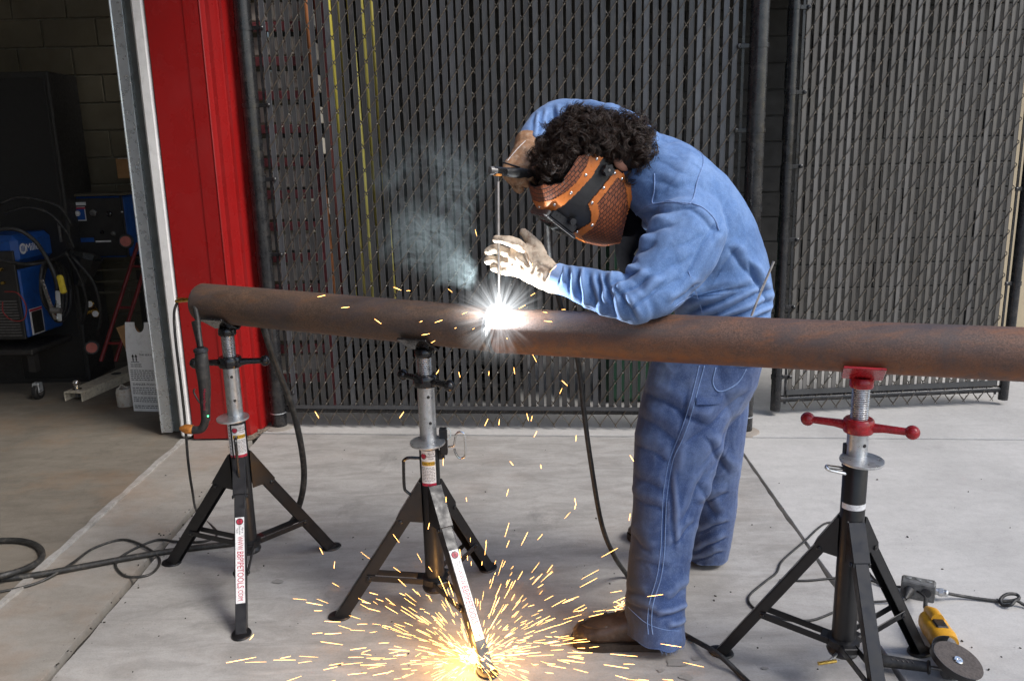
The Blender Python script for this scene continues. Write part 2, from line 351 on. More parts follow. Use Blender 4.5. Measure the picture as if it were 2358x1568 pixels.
# garage back wall: concrete blocks one by one
def block_wall(name, x0, x1, Y, z1, mat, bw=.4, bh=.2, z0=0.0, matm=None):
    root = struct(name, ((x0 + x1) / 2, Y, 0))
    MB().box(((x0 + x1) / 2, Y + .106, z1 / 2), (x1 - x0, .2, z1)).build('mortar_bed', matm or M['mortar'], root)
    me = MB().box((0, 0, 0), (bw - .011, .02, bh - .011), bev=.004).mesh('block', mat)
    r_ = 0; z = z0
    while z < z1:
        x = x0 + (bw / 2 if r_ % 2 else 0)
        while x < x1:
            put('block', me, root, (x + bw / 2, Y + .003 * random.random(), z + bh / 2)); x += bw
        z += bh; r_ += 1
    return root
block_wall('garage_wall', -4.6, -1.8, 6.55, 3.4, M['block'])
side = MB().box((-7.2, 2.5, 2), (.2, 9, 4)).box((-5.8, 6.65, 2), (2.5, .2, 4)).box((-4.6, -2.1, 2), (5.2, .2, 4)).build('garage_side_wall', M['white']); side['kind'] = 'structure'
roof = MB().box((-4.6, 2.3, 3.55), (5.2, 9, .2)).build('garage_roof', M['white']); roof['kind'] = 'structure'
hdr = MB().box((-2.02, 1.3, 4.1), (.2, 6.9, 2.2)).box((-2.02, -1.4, 1.5), (.2, 1.6, 3.0)).build('garage_front_wall', M['redwall']); hdr['kind'] = 'structure'
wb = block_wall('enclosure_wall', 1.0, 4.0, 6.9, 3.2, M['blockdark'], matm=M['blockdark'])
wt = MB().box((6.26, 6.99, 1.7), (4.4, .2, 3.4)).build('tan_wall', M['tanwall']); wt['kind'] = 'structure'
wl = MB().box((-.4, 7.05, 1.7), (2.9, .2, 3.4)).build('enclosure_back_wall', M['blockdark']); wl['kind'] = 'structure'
er = MB().box((1.0, 6.05, 2.95), (6.0, 2.2, .12)).build('added_shade_roof', M['blockdark']); er['kind'] = 'structure'  # unseen roof added to keep the space behind the slats dark

cano = MB().box((-1.25, 1.9, 3.9), (1.7, 7.6, .16)).build('canopy_roof', M['white']); cano['kind'] = 'structure'
# red steel column between garage door and fence
A_, B_, C_ = Vector((-1.845, 4.60, 0)), Vector((-1.561, 4.592, 0)), Vector((-1.475, 4.90, 0))
col = thing('door_column', 'red sheet metal column with ribbed side beside the garage door', 'column', (-1.65, 4.7, 0))
ZT = 3.0
prof = [A_, A_.lerp(B_, .985), B_]
# ribbed return: trapezoid ribs along B->C
d = (C_ - B_); nrm = Vector((d.y, -d.x, 0)).normalized(); rib = []
for (t, o) in ((.0, 0), (.14, 0), (.16, .020), (.38, .020), (.40, .003), (.50, .003), (.52, .020), (.74, .020), (.76, .0), (.82, 0), (1, 0)):
    rib.append(B_ + d * t + nrm * o)
def sheet(path, z0, z1, back):
    m = MB(); n = len(path); q = [p for p in path] + [p + back for p in path[::-1]]
    m.prism([(p.x, p.y) for p in q], z1 - z0, Matrix.Translation((0, 0, z0))); return m
sheet([A_, B_ + (A_ - B_) * .02], .012, ZT, Vector((.05, .12, 0))).build('front_panel', M['redwall'], col)
sheet([A_.lerp(B_, .70) + Vector((-.001, -.004, 0)), A_.lerp(B_, .975) + Vector((-.001, -.004, 0))], .012, ZT, Vector((.001, .003, 0))).build('lapped_panel', M['redwall'], col)
sheet(rib, .012, ZT, Vector((-.10, .05, 0))).build('ribbed_panel', M['redwall'], col)
MB().tube([B_ + Vector((.0, -.001, .012)), B_ + Vector((.0, -.001, ZT))], .006, 8).build('corner_bead', M['redwall'], col)
MB().box(((C_.x + .0), C_.y + .03, ZT / 2 + .01), (.035, .05, ZT - .02)).build('edge_trim', M['maroon'], col)
dr = MB()
for i in range(70):
    t = random.random(); p = B_ + (C_ - B_) * t + nrm * random.uniform(.01, .05); s_ = random.uniform(.006, .022)
    dr.box((p.x, p.y, .004 + s_ * .2), (s_ * 2, s_, s_ * .5), Matrix.Rotation(random.random() * 6, 4, 'Z') @ Matrix.Rotation(random.uniform(-.5, .5), 4, 'X'))
tag(dr.build('leaf_litter', simple('dry_litter', (.16, .13, .10), .9, var=.6, scale=90)), 'dry leaf litter gathered at the foot of the red column', 'debris', kind='stuff')
# white door seal and galvanised door track
ws = thing('door_seal', 'white painted jamb strip along the edge of the red column', 'trim', (-1.885, 4.60, 0))
MB().box((-1.888, 4.615, ZT / 2 + .01), (.066, .03, ZT - .02), bev=.012).build('strip', M['white'], ws, True)
tk = thing('door_track', 'galvanised steel garage door track with slotted holes', 'door track', (-2.03, 4.70, 0))
MB().box((-2.035, 4.70, ZT / 2 + .02), (.058, .004, ZT), bev=.001).build('front_flange', M['galv'], tk)
MB().tube([(-2.066, 4.702, .02), (-2.066, 4.702, ZT)], .0075, 8).build('rolled_edge', M['galv'], tk, True)
web = MB(); zs = [.02]
slots = [.62, .69, .95, 1.02, 1.33, 1.40, 1.62, 1.69, 1.98, 2.05, 2.4]
x0, x1, y0 = -2.004, -1.922, 4.722
prev = .02
for z in slots + [ZT]:
    if z == ZT: web.box(((x0 + x1) / 2, y0, (prev + ZT) / 2), (x1 - x0, .004, ZT - prev))
    else:
        web.box(((x0 + x1) / 2, y0, (prev + z) / 2), (x1 - x0, .004, z - prev)); web.box((x0 + .021, y0, z + .016), (.042, .004, .032)); web.box((x1 - .009, y0, z + .016), (.018, .004, .032)); prev = z + .032
web.build('slotted_web', simple('galvanised_web', (.16, .175, .17), .5, .5, var=.25, scale=14), tk)
MB().box((-2.005, 4.712, ZT / 2 + .02), (.004, .022, ZT - .01)).build('return_flange', M['galv'], tk)

# ------------------------------------------------------------------ fence and gate
PIT, DH = .04445, .127
def chain_panel(root, A, B, z0, z1, zs0, zs1, jit=.0009, skip=(), mat='slat'):
    A = Vector(A); B = Vector(B); L = (B - A).length; ux = (B - A) / L; uy = Vector((-ux.y, ux.x, 0)); n = int(L / PIT); rz = math.atan2(ux.y, ux.x)
    me = []
    for wdt in ((.0295, .0305, .0285) if mat == 'slat' else (.0268, .0275, .026)):
        m = MB(); hw = wdt / 2; m.prism([(-hw, .001), (-hw + .0012, -.0034), (-hw + .0030, -.0038), (-hw + .0040, -.0028), (hw - .0040, -.0028), (hw - .0030, -.0038), (hw - .0012, -.0034), (hw, .0005), (hw - .002, .0026), (-hw + .002, .0026)], zs1 - zs0); me.append(m.mesh('slat', M[mat]))
    for k in range(n):
        if k in skip: continue
        p = A + ux * ((k + .5) * PIT + random.uniform(-jit, jit)); p.z = zs0 + random.uniform(-.012, .010)
        o = put('slat', me[random.choice((0, 0, 0, 1, 2))], root, p); o.rotation_euler = (random.uniform(-.0012, .0012), random.uniform(-.0016, .0016), rz + random.choice((0, 0, 1)) * random.uniform(-.1, .1))
    wm = MB()
    for k in range(n):
        pts = []; z = z0 + (0 if k % 2 else DH / 2) - DH; first = True
        while z < z1 + DH:
            for (fx, fz, fy) in ((.0, .0, 0), (.10, .045, -.0078), (.90, .455, -.0078), (1.0, .5, 0), (.90, .545, .0075), (.10, .955, .0075)):
                zz = z + fz * DH
                if z0 <= zz <= z1: q = A + ux * ((k + fx * 1.04 - .02) * PIT) + uy * fy; pts.append((q.x, q.y, zz))
            z += DH
        if len(pts) > 2: wm.tube(pts, .0031, 6)
    for k in range(n):       # twisted selvage barbs
        if k % 2 == 0:
            q = A + ux * ((k + .98) * PIT); 
            wm.tube([(q.x - .012, q.y - .004, z0 + .02), (q.x + .006, q.y, z0 - .006), (q.x + .010, q.y - .005, z0 - .016)], .0021, 5)
            wm.tube([(q.x + .02, q.y + .004, z0 + .024), (q.x + .005, q.y, z0 - .004), (q.x - .002, q.y + .006, z0 - .014)], .0021, 5)
    o = wm.build('chain_link_mesh', M['wire'], root, True); o['kind'] = 'stuff'
    return ux, uy, L
def band(root, P, ux, z, r, L=.085, sgn=1):
    m = MB(); m.lathe([(r + .0005, z - .012), (r + .004, z - .012), (r + .004, z + .012), (r + .0005, z + .012)], Matrix.Translation((P[0], P[1], 0)), 20)
    c = Vector((P[0], P[1], z)) + ux * sgn * (r + L * .42) + Vector((0, -.006, 0)); m.box(c, (L * .85, .010, .022), Matrix.Rotation(math.atan2(ux.y, ux.x), 4, 'Z'), bev=.002)
    e = c + ux * sgn * L * .34 + Vector((0, -.008, 0)); m.lathe([(.011, 0), (.011, .006), (.006, .010)], frame(e, z=(0, -1, 0)), 8)
    return m.build('tension_band', M['post'], root, True)
PL, PR = Vector((-1.405, 4.80, 0)), Vector((1.30, 4.52, 0))
fence = thing('chain_link_fence', 'black chain link fence panel with privacy slats behind the welder', 'fence', (0, 4.66, 0))
UX = (PR - PL).normalized()
chain_panel(fence, PL + UX * .085, PR - UX * .075, .035, 2.75, .135, 2.75)
RAIL = MB(); c = (PL + PR) / 2
RAIL.tube([PL + UX * .05 + Vector((0, .02, .112)), PR - UX * .05 + Vector((0, .02, .112))], .021, 12).build('bottom_rail', M['post'], fence, True)
MB().box((c.x, c.y - .0115, .135), ((PR - PL).length - .16, .004, .022), Matrix.Rotation(math.atan2(UX.y, UX.x), 4, 'Z')).build('locking_strip', M['slat'], fence)
for P, nm, r_ in ((PL, 'post', .046), (PR, 'post', .047)):
    MB().lathe([(r_, -.02), (r_, 2.8)], Matrix.Translation((P.x, P.y, 0)), 28).build(nm, M['post'], fence, True)
    MB().lathe([(r_ + .045, -.01), (r_ + .04, .008), (r_ + .004, .016)], Matrix.Translation((P.x, P.y, 0)), 20).build('post_footing', M['strip'], fence, True)
    MB().lathe([(r_ + .0008, .095), (r_ + .0025, .095), (r_ + .0025, .10), (r_ + .0008, .10)], Matrix.Translation((P.x, P.y, 0)), 28).build('post_ring', M['galv'], fence, True)
for z in (.22, .63, 1.04, 1.46, 1.86, 2.26): band(fence, PL, UX, z, .046, .075)
for z in (.35, .8, 1.25, 1.66, 2.08, 2.5): band(fence, PR, UX, z, .047, .075, -1)
for (P, s_) in ((PL, 1), (PR, -1)):
    q = P + UX * s_ * .078; MB().box((q.x, q.y, 1.42), (.014, .006, 2.6), Matrix.Rotation(math.atan2(UX.y, UX.x), 4, 'Z')).build('tension_bar', M['post'], fence)
GL, GR = Vector((1.565, 4.80, 0)), Vector((2.985, 4.90, 0))
gate = thing('chain_link_gate', 'slatted chain link gate leaf standing ajar between fence post and tan wall', 'gate', (2.25, 4.85, 0))
UG = (GR - GL).normalized()
chain_panel(gate, GL + UG * .06, GR - UG * .05, .045, 2.75, .15, 2.75, jit=.001, mat='slat_warm_lit')
for P, r_ in ((GL, .030), (GR, .028)):
    MB().lathe([(r_, .035), (r_, 2.8)], Matrix.Translation((P.x, P.y, 0)), 22).build('upright', M['post'], gate, True)
MB().tube([GL + Vector((0, .01, .10)), GR + Vector((0, .01, .10))], .021, 12).build('bottom_rail', M['post'], gate, True)
c = (GL + GR) / 2; MB().box((c.x, c.y - .013, .145), ((GR - GL).length - .12, .004, .032), Matrix.Rotation(math.atan2(UG.y, UG.x), 4, 'Z')).build('locking_strip', M['slat'], gate)
for z in (.24, .66, 1.05, 1.46, 1.86, 2.3): band(gate, GL, UG, z, .030, .06)
for z in (.3, .75, 1.3, 1.9, 2.4): band(gate, GR, UG, z, .028, .05, -1)
for (P, s_) in ((GL, 1), (GR, -1)):
    q = P + UG * s_ * .055; MB().box((q.x, q.y, 1.40), (.014, .006, 2.66), Matrix.Rotation(math.atan2(UG.y, UG.x), 4, 'Z')).build('tension_bar', M['post'], gate)

# ================================================================== PIPES
def pipeL(X): return Vector((X, 2.549 - .4263 * X, 1.0466 - .0265 * X))
def pipeR(X): return Vector((X, 2.5525 - .3505 * X, 1.045 + .0046 * X))
PRAD = .0704
def pipe(name, label, a, b, mat, endA, endB):
    ax = (b - a).normalized(); L = (b - a).length; fr = frame(a, z=ax)
    root = thing(name, label, 'pipe', a)
    n = 48; prof = [(PRAD - .0015, .009 if endA else .001)] 
    zz = np.linspace(.010, L - .010, 40)
    MB().lathe([(PRAD, z) for z in zz], fr, n, close=False).build('pipe_wall', mat, root, True)
    for z, s_ in ((.010, -1), (L - .010, 1)):
        o = fr @ Matrix.Translation((0, 0, z)) @ (Matrix() if s_ > 0 else Matrix.Rotation(math.pi, 4, 'X'))
        MB().lathe([(PRAD, 0), (PRAD - .004, .008), (PRAD - .0065, .0085), (PRAD - .0065, -.12)], o, n, close=False).build('bevelled_end', M['bevel'], root, True)
    MB().lathe([(PRAD - .0066, L - .13), (PRAD - .0066, .13)], fr, n, close=False).build('bore', M['pipeL'], root, True)
    return root
pipe('steel_pipe', 'dark brown mill scale steel pipe resting on two black stands', pipeL(-1.135), pipeL(-.058), M['pipeL'], 1, 1)
pipe('steel_pipe', 'rust orange steel pipe resting on the red handled stand', pipeR(-.052), pipeR(2.1), M['pipeR'], 1, 1)
wb_ = MB(); fr = frame(pipeL(-.055), z=(pipeR(.3) - pipeL(-.3)))
pts = [fr @ Vector(((PRAD + .0005 * math.sin(i * 5.1)) * math.cos(2 * math.pi * i / 90), (PRAD + .0005 * math.sin(i * 5.1)) * math.sin(2 * math.pi * i / 90), .0010 * math.sin(i * 2.3))) for i in range(91)]
tag(wb_.tube(pts, [.0042 + .0007 * math.sin(i * 4.7) for i in range(91)], 8).build('weld_bead', M['bevel'], None, True), 'ring of fresh weld bead joining the two steel pipes', 'weld')

# ================================================================== PIPE STANDS
def cyl_map(b, cx, cy, r, a0):
    """wrap a flat builder (x across, y up = world z) round a vertical cylinder, facing angle a0"""
    b.v = [(cx + (r + v[2]) * math.cos(a0 + v[0] / r), cy + (r + v[2]) * math.sin(a0 + v[0] / r), v[1]) for v in b.v]; return b
def patch(w, z0, z1, n=10, off=0.0):
    b = MB(); vs = []; fs = []
    for i in range(n + 1):
        x = -w / 2 + w * i / n; vs += [(x, z0, off), (x, z1, off)]
    for i in range(n): fs.append((2 * i, 2 * i + 2, 2 * i + 3, 2 * i + 1))
    return b.add(vs, fs)
def disc2(cx, cy, r, off, n=20): return MB().add([(cx + r * math.cos(2 * math.pi * i / n), cy + r * math.sin(2 * math.pi * i / n), off) for i in range(n)], [tuple(range(n))])
def maker_logo(M4, r, root_part):
    """round black emblem with red letters, flat"""
    MB().prism([(r * math.cos(2 * math.pi * i / 24), r * math.sin(2 * math.pi * i / 24)) for i in range(24)], .0003, M4 @ Matrix.Translation((0, 0, .0006))).build('emblem', M['ink_black'], root_part)
    MB().prism([(r * .82 * math.cos(2 * math.pi * i / 24), r * .82 * math.sin(2 * math.pi * i / 24)) for i in range(24)], .0003, M4 @ Matrix.Translation((0, 0, .0009))).build('emblem_disc', M['ink_red'], root_part)
    text_mesh('B&B', r * .95, M4 @ Matrix.Translation((0, 0, .0013)), .0001).build('emblem_lettering', M['ink_black'], root_part)
def stand(label, c, feet, pz, pax, handle_az, handle_len, accent, leg_labels=(), tube_label=None, z_nut=.865, z_tube=.634, z_bot=.136, ruler=None, bs_=.86, zs_=0.0):
    cx, cy = c; root = thing('pipe_stand', label, 'pipe stand', (cx, cy, 0), 'tripod pipe stands under the pipes')
    T = lambda r, a, z: Vector((cx + r * math.cos(a), cy + r * math.sin(a), z))
    V = Matrix.Translation((cx, cy, 0)); blk = M['black']
    MB().lathe([(.0335, z_bot), (.0335, z_tube - .002), (.0322, z_tube), (.0290, z_tube)], V, 28).build('outer_tube', blk, root, True)
    MB().lathe([(.0285, z_tube - .05), (.0285, z_nut - .022)], V, 28).build('inner_tube', M['zinc'], root, True)
    for (dz, da) in ((-.055, -1.25), (-.145, -1.15)):
        z = z_nut + dz; a = da; MB().lathe([(.0055, 0), (.0055, .0012)], frame(T(.0278, a, z), z=(math.cos(a), math.sin(a), 0)), 10).build('pin_hole', M['ink_black'], root)
    MB().lathe([(.030, z_tube + .020), (.058, z_tube + .020), (.059, z_tube + .023), (.058, z_tube + .0265), (.030, z_tube + .0265)], V @ Matrix.Rotation(.05, 4, 'X'), 28).build('collar_washer', M['zinc'], root, True)
    # screw thread
    zt = pz; th = MB(); z = z_nut - .02; prof = []
    while z < zt: prof += [(.0205, z), (.0238, z + .0022), (.0242, z + .0042), (.0205, z + .0064)]; z += .0064
    th.lathe(prof, V, 22).build('screw', M['thread'], root, True, 75)
    # handle nut with ball ends
    nut = MB().lathe([(.026, z_nut - .022), (.039, z_nut - .022), (.041, z_nut - .018), (.041, z_nut + .012), (.037, z_nut + .017), (.025, z_nut + .017)], V, 26).build('handle_nut', accent, root, True)
    for s_ in (0, math.pi):
        a = handle_az + s_; d_ = Vector((math.cos(a), math.sin(a), 0))
        MB().tube([T(.036, a, z_nut - .006), T(handle_len * .5, a, z_nut - .004), T(handle_len, a, z_nut - .004)], [.0145, .0118, .0105], 10).build('arm', accent, nut, True)
        MB().ball(T(handle_len + .008, a, z_nut - .004), .0198).build('ball_knob', accent, nut, True)
    # V head cradling the pipe
    th_ = R(32); apex = Vector((cx, cy, 0)); ax = Vector(pax).normalized(); hx = Vector((ax.x, ax.y, 0)).normalized(); sd_ = Vector((-hx.y, hx.x, 0))
    pc = pz + .017 + PRAD / math.cos(th_)       # pipe centre height
    az_ = pc - (PRAD + .0010) / math.cos(th_)
    hd = MB().lathe([(.030, pz - .012), (.032, pz - .008), (.032, pz + .008), (.026, pz + .016), (.022, az_ - .004)], V, 22).build('head_socket', accent, root, True)
    for s_ in (-1, 1):
        dn = (sd_ * s_ * math.cos(th_) + Vector((0, 0, math.sin(th_)))); nrm_ = dn.cross(hx) * s_
        if nrm_.z > 0: nrm_ = -nrm_
        ctr = Vector((cx, cy, az_)) + dn * .046 + nrm_ * .0036
        MB().box(ctr, (.105, .094, .007), Matrix((hx, dn, hx.cross(dn))).transposed(), bev=.0015).build('v_plate', accent, hd)
    # lower ring and base plug
    ring = MB().lathe([(.034, z_bot - .002), (.044, z_bot - .002), (.046, z_bot + .003), (.046, z_bot + .020), (.0345, z_bot + .024)], V, 24).lathe([(.008, z_bot - .028), (.042, z_bot - .028), (.046, z_bot - .018), (.040, z_bot - .006)], V, 22).build('lower_ring', blk, root, True)
    for k, f in enumerate(feet):
        a = math.atan2(f[1] - cy, f[0] - cx); rf = math.hypot(f[0] - cx, f[1] - cy); er = Vector((math.cos(a), math.sin(a), 0)); et = Vector((-er.y, er.x, 0)); ez = Vector((0, 0, 1))
        MF = lambda t: Matrix.Translation(et * t) @ frame(Vector((cx, cy, 0)), x=er, y=ez)      # local x radial, y up, z = -tangential
        zt2 = z_bot
        q0 = Vector((.03 + .058 * bs_, .432 + zs_)); sl_ = -(q0.y - .004) / (rf - .004 - q0.x); zl = lambda r_: q0.y + sl_ * (r_ - q0.x); rx_ = .118 if bs_ > .7 else .092
        gus = MB(); poly = [(.030, zl(.034) + .012), (.036, zl(.036) + .010), (rx_, zl(rx_) + .0045), (rx_ + .003, zl(rx_) - .008), (rx_ - .018, .372 + zs_ * 1.1), (.030, .366 + zs_ * 1.1)]
        for t_ in (.0235, -.0195): gus.prism(poly, .004, MF(t_))
        g = gus.build('leg_bracket', blk, root)
        p0 = Vector((.035, zl(.035) + .012)); p1 = Vector((rx_ + .001, zl(rx_ + .001) + .0068)); dd = (p1 - p0).normalized(); ctr = (p0 + p1) / 2
        MB().box(Vector((cx, cy, 0)) + er * (ctr.x + .0005) + ez * (ctr.y - .0005), ((p1 - p0).length, .0465, .004), Matrix((er * dd.x + ez * dd.y, et, (er * dd.x + ez * dd.y).cross(et))).transposed(), bev=.001).build('bracket_top', blk, g)
        for t_ in (.0268, -.0268):
            MB().lathe([(.008, 0), (.0075, .003), (.003, .005)], frame(Vector((cx, cy, 0)) + er * (rx_ - .012) + ez * (zl(rx_ - .012) - .024) + et * t_ * .9, z=et * (1 if t_ > 0 else -1)), 10).build('bolt', M['black_gloss'], g, True)
        # leg: folded channel
        q0 = Vector((.03 + .058 * bs_, .432 + zs_)); q1 = Vector((rf - .004, .004)); ld = (q1 - q0); Lg = ld.length; ld.normalize(); e1 = er * ld.x + ez * ld.y; e3 = e1.cross(et) * -1
        if e3.z < 0: e3 = -e3
        RM = Matrix((e1, e3.cross(e1), e3)).transposed(); P = lambda s_, n_, t_: Vector((cx, cy, 0)) + er * q0.x + ez * q0.y + e1 * s_ + e3 * n_ + et * t_
        lg = MB(); lg.box(P(Lg / 2, .0, 0), (Lg, .037, .003), RM, bev=.001)
        for t_ in (-.0172, .0172): lg.box(P(Lg / 2, -.0015 - .023 * bs_, t_), (Lg, .0028, .046 * bs_), RM, bev=.001)
        leg = lg.build('leg', blk, root)
        fc = Vector((cx, cy, 0)) + er * (rf - .022); 
        MB().lathe([(.034, 0), (.036, .003), (.034, .008), (.020, .012)], Matrix.Translation(fc + ez * .0005) @ Matrix.Rotation(a, 4, 'Z') @ Matrix.Diagonal((1.15, .95, 1, 1)), 20).build('foot', blk, leg, True)
        # braces from ring to leg
        bs = .52 * Lg; 
        for t_ in (.0225, -.0225):
            b0 = Vector((cx, cy, 0)) + er * .044 + et * t_ + ez * (z_bot + .009); b1 = P(Lg * .60, -.028, t_); bd = (b1 - b0); L2 = bd.length; bd.normalize(); bz = et.cross(bd)
            MB().box((b0 + b1) / 2, (L2 + .02, .0035, .021), Matrix((bd, et, bd.cross(et))).transposed(), bev=.001).build('brace', blk, root)
            MB().lathe([(.0085, 0), (.0078, .0035), (.003, .0055)], frame(b1 + et * (.0015 if t_ > 0 else -.0015), z=et * (1 if t_ > 0 else -1)), 10).build('rivet', M['black_gloss'], leg, True)
        bl = MB().box(Vector((cx, cy, 0)) + er * .052 + ez * (z_bot + .010), (.022, .040, .020), Matrix((er, et, ez)).transposed(), bev=.002).build('brace_lug', blk, ring)
        if k in leg_labels:
            s0, s1 = .22 * Lg + .02, .80 * Lg; w_ = .031
            lb = MB().box(P((s0 + s1) / 2, .0022, 0), (s1 - s0, w_, .0009), RM).build('leg_label', M['label'], leg)
            yv = RM.col[1]; X = e1; Yv = et if (et.dot(Vector((1, 0, 0))) > 0) else -et
            # letters run down the leg, tops to the right
            TM = lambda s_, t_=0: frame(P(s_, .0030, 0) + Yv * t_, x=e1, y=Yv)
            L3 = s1 - s0
            for txt, a_, b_, sz in (('WWW.', .23, .40, .026), ('BBPIPETOOLS', .41, .83, .031), ('.COM', .84, .97, .024)):
                tb = text_mesh(txt, sz, Matrix(), .0002); xs = [v[0] for v in tb.v]; k_ = (b_ - a_) * L3 / (max(xs) - min(xs)); m_ = (max(xs) + min(xs)) / 2; FM = TM(s0 + (a_ + b_) / 2 * L3)
                tb.v = [tuple(FM @ Vector(((v[0] - m_) * k_, v[1], v[2]))) for v in tb.v]; tb.build('lettering', M['ink_red'], lb)
            maker_logo(frame(P(s0 + .016, .0028, 0), x=e1, y=Yv), .0125, lb)
            tx = MB()
            for j, (ln, txt) in enumerate(((.036, 'Pipe &'), (.05, 'Industrial'), (.03, 'Tools'))):
                text_mesh(txt, .008, TM(s0 + .048, .009 - j * .009), .0002).build('lettering', M['ink_black'], lb)
    if tube_label is not None:
        a0 = tube_label; z1 = z_tube - .008; z0 = z1 - .125; r_ = .0337; W_ = .052
        lb = cyl_map(patch(W_, z0, z1, 12), cx, cy, r_, a0).build('tube_label', M['label'], root, True)
        cyl_map(patch(W_, z0, z0 + .010, 12, .0003), cx, cy, r_, a0).build('label_band', M['ink_red'], lb)
        cyl_map(patch(W_ * .9, z1 - .052, z1 - .038, 12, .0003), cx, cy, r_, a0).build('caution_band', M['ink_yellow'], lb)
        cyl_map(disc2(-.015, z1 - .019, .0105, .0003), cx, cy, r_, a0).build('emblem', M['ink_black'], lb)
        cyl_map(disc2(-.015, z1 - .019, .0083, .0006), cx, cy, r_, a0).build('emblem_disc', M['ink_red'], lb)
        cyl_map(text_mesh('CAUTION', .0115, Matrix.Translation((.004, z1 - .0455, .0008)), .0001), cx, cy, r_, a0).build('lettering', M['ink_black'], lb)
        for j, txt in enumerate(('Pipe &', 'Industrial', 'Tools')):
            cyl_map(text_mesh(txt, .008, Matrix.Translation((.011, z1 - .011 - .0085 * j, .0006)), .0001), cx, cy, r_, a0).build('lettering', M['ink_black'], lb)
        lines = MB(); z = z1 - .060
        while z > z0 + .015:
            x = -W_ * .43
            while x < W_ * .40:
                l_ = random.uniform(.003, .010); x2 = min(x + l_, W_ * .43); pb = patch(x2 - x, z, z + .0021, 3, .0003); pb.v = [(v[0] + (x + x2) / 2, v[1], v[2]) for v in pb.v]; lines.add(cyl_map(pb, cx, cy, r_, a0).v, pb.f); x = x2 + .0016
            z -= .0052
        o = lines.build('small_print', M['ink_grey'], lb); o['kind'] = 'stuff'
    if ruler is not None:
        a0 = ruler; z1 = z_tube - .004; z0 = z1 - .13; r_ = .0337
        lb = cyl_map(patch(.020, z0, z1, 8), cx, cy, r_, a0).build('height_scale', M['label'], root, True)
        cyl_map(patch(.020, z0, z0 + .008, 8, .0003), cx, cy, r_, a0).build('label_band', M['ink_red'], lb)
        tk_ = MB()
        for j in range(9): pb = patch(.008, z0 + .018 + j * .013, z0 + .0205 + j * .013, 2, .0003); pb.v = [(v[0] + .004, v[1], v[2]) for v in pb.v]; tk_.add(cyl_map(pb, cx, cy, r_, a0).v, pb.f)
        tk_.build('scale_marks', M['ink_black'], lb)
    return root
def on_pipe(f, X): q = f(X); return (q.x, q.y), q.z - .017 - PRAD / math.cos(R(32))
GRP = None
c1, z1_ = on_pipe(pipeL, -1.035); c2, z2_ = on_pipe(pipeL, -.288); c3, z3_ = on_pipe(pipeR, .957)
f1 = [gz(q[0], q[1]) for q in ((385, 1295), (555, 1470), (775, 1257))]; f2 = [gz(q[0], q[1]) for q in ((768, 1420), (1130, 1557), (1130, 1303))]
paL = pipeL(0) - pipeL(-1); paR = pipeR(1) - pipeR(0)
st1 = stand('black tripod pipe stand under the free end of the dark pipe, beside the red column', c1, f1, z1_, paL, R(4), .118, M['black_gloss'], (1,), R(-62), ruler=R(-135))
st2 = stand('black tripod pipe stand under the dark pipe with sparks bursting at its foot', c2, f2, z2_, paL, R(-42), .105, M['black_gloss'], (1,), R(-93))
f3 = [gz(1660, 1503)]; a3 = math.atan2(f3[0].y - c3[1], f3[0].x - c3[0])
f3 = [Vector((c3[0] + .385 * math.cos(a3 + k * 2.094), c3[1] + .385 * math.sin(a3 + k * 2.094), 0)) for k in range(3)]
st3 = stand('tripod pipe stand with red handle and red head under the rust orange pipe', c3, f3, z3_, paR, R(-30), .128, M['redpaint'], (), None, z_nut=.83, z_tube=.715, z_bot=.15, bs_=.62, zs_=.06)
# carry handles, pins and latches
def P2(c, dx, dy, z): return Vector((c[0] + dx, c[1] + dy, z))
hp = [P2(c2, -.033, 0, .590), P2(c2, -.070, 0, .592), P2(c2, -.086, 0, .583), P2(c2, -.088, 0, .57), P2(c2, -.090, 0, .49), P2(c2, -.082, 0, .47), P2(c2, -.058, 0, .452)]
MB().tube(smooth_path(hp, 5), .0055, 8).build('carry_handle', M['black_gloss'], st2, True)
v1 = Vector((f1[1].x - c1[0], f1[1].y - c1[1], 0)).normalized()
hp = [Vector((*c1, 0)) + v1 * r_ + Vector((0, 0, z)) for r_, z in ((.033, .582), (.065, .585), (.078, .572), (.080, .50), (.078, .44), (.070, .42))]
MB().tube(smooth_path(hp, 5), .0055, 8).build('carry_handle', M['black_gloss'], st1, True)
lt = MB().box(P2(c2, .050, 0, .648), (.026, .030, .090), bev=.003).build('latch_box', M['black'], st2)
MB().box(P2(c2, .037, 0, .60), (.03, .012, .03), bev=.002).build('latch_tab', M['black'], lt)
pin = [P2(c2, .066, 0, .628), P2(c2, .084, -.004, .632), P2(c2, .088, -.006, .65), P2(c2, .094, -.008, .672), P2(c2, .104, -.010, .682), P2(c2, .116, -.012, .680), P2(c2, .122, -.013, .668), P2(c2, .122, -.013, .606), P2(c2, .114, -.012, .592), P2(c2, .100, -.01, .592), P2(c2, .090, -.007, .606), P2(c2, .086, -.005, .622)]
MB().tube(smooth_path(pin, 4), .0036, 8).build('locking_pin', M['chrome'], st2, True)
rg = [P2(c2, .066 + .010 * math.cos(t), -.004 + .004 * math.sin(t), .675 + .018 * math.sin(t)) for t in np.linspace(0, 6.28, 17)]
MB().tube(rg, .0013, 6).build('split_ring', M['chrome'], st2, True)
pin3 = [P2(c3, -.028, -.01, .688), P2(c3, -.070, -.015, .700), P2(c3, -.084, -.016, .706), P2(c3, -.086, -.010, .712), P2(c3, -.070, -.006, .708), P2(c3, -.028, .004, .698)]
MB().tube(smooth_path(pin3, 4), .0052, 8).build('locking_pin', M['chrome'], st3, True)
MB().box(P2(c3, -.026, .012, .735), (.012, .02, .07), bev=.002).build('latch_plate', M['black'], st3)
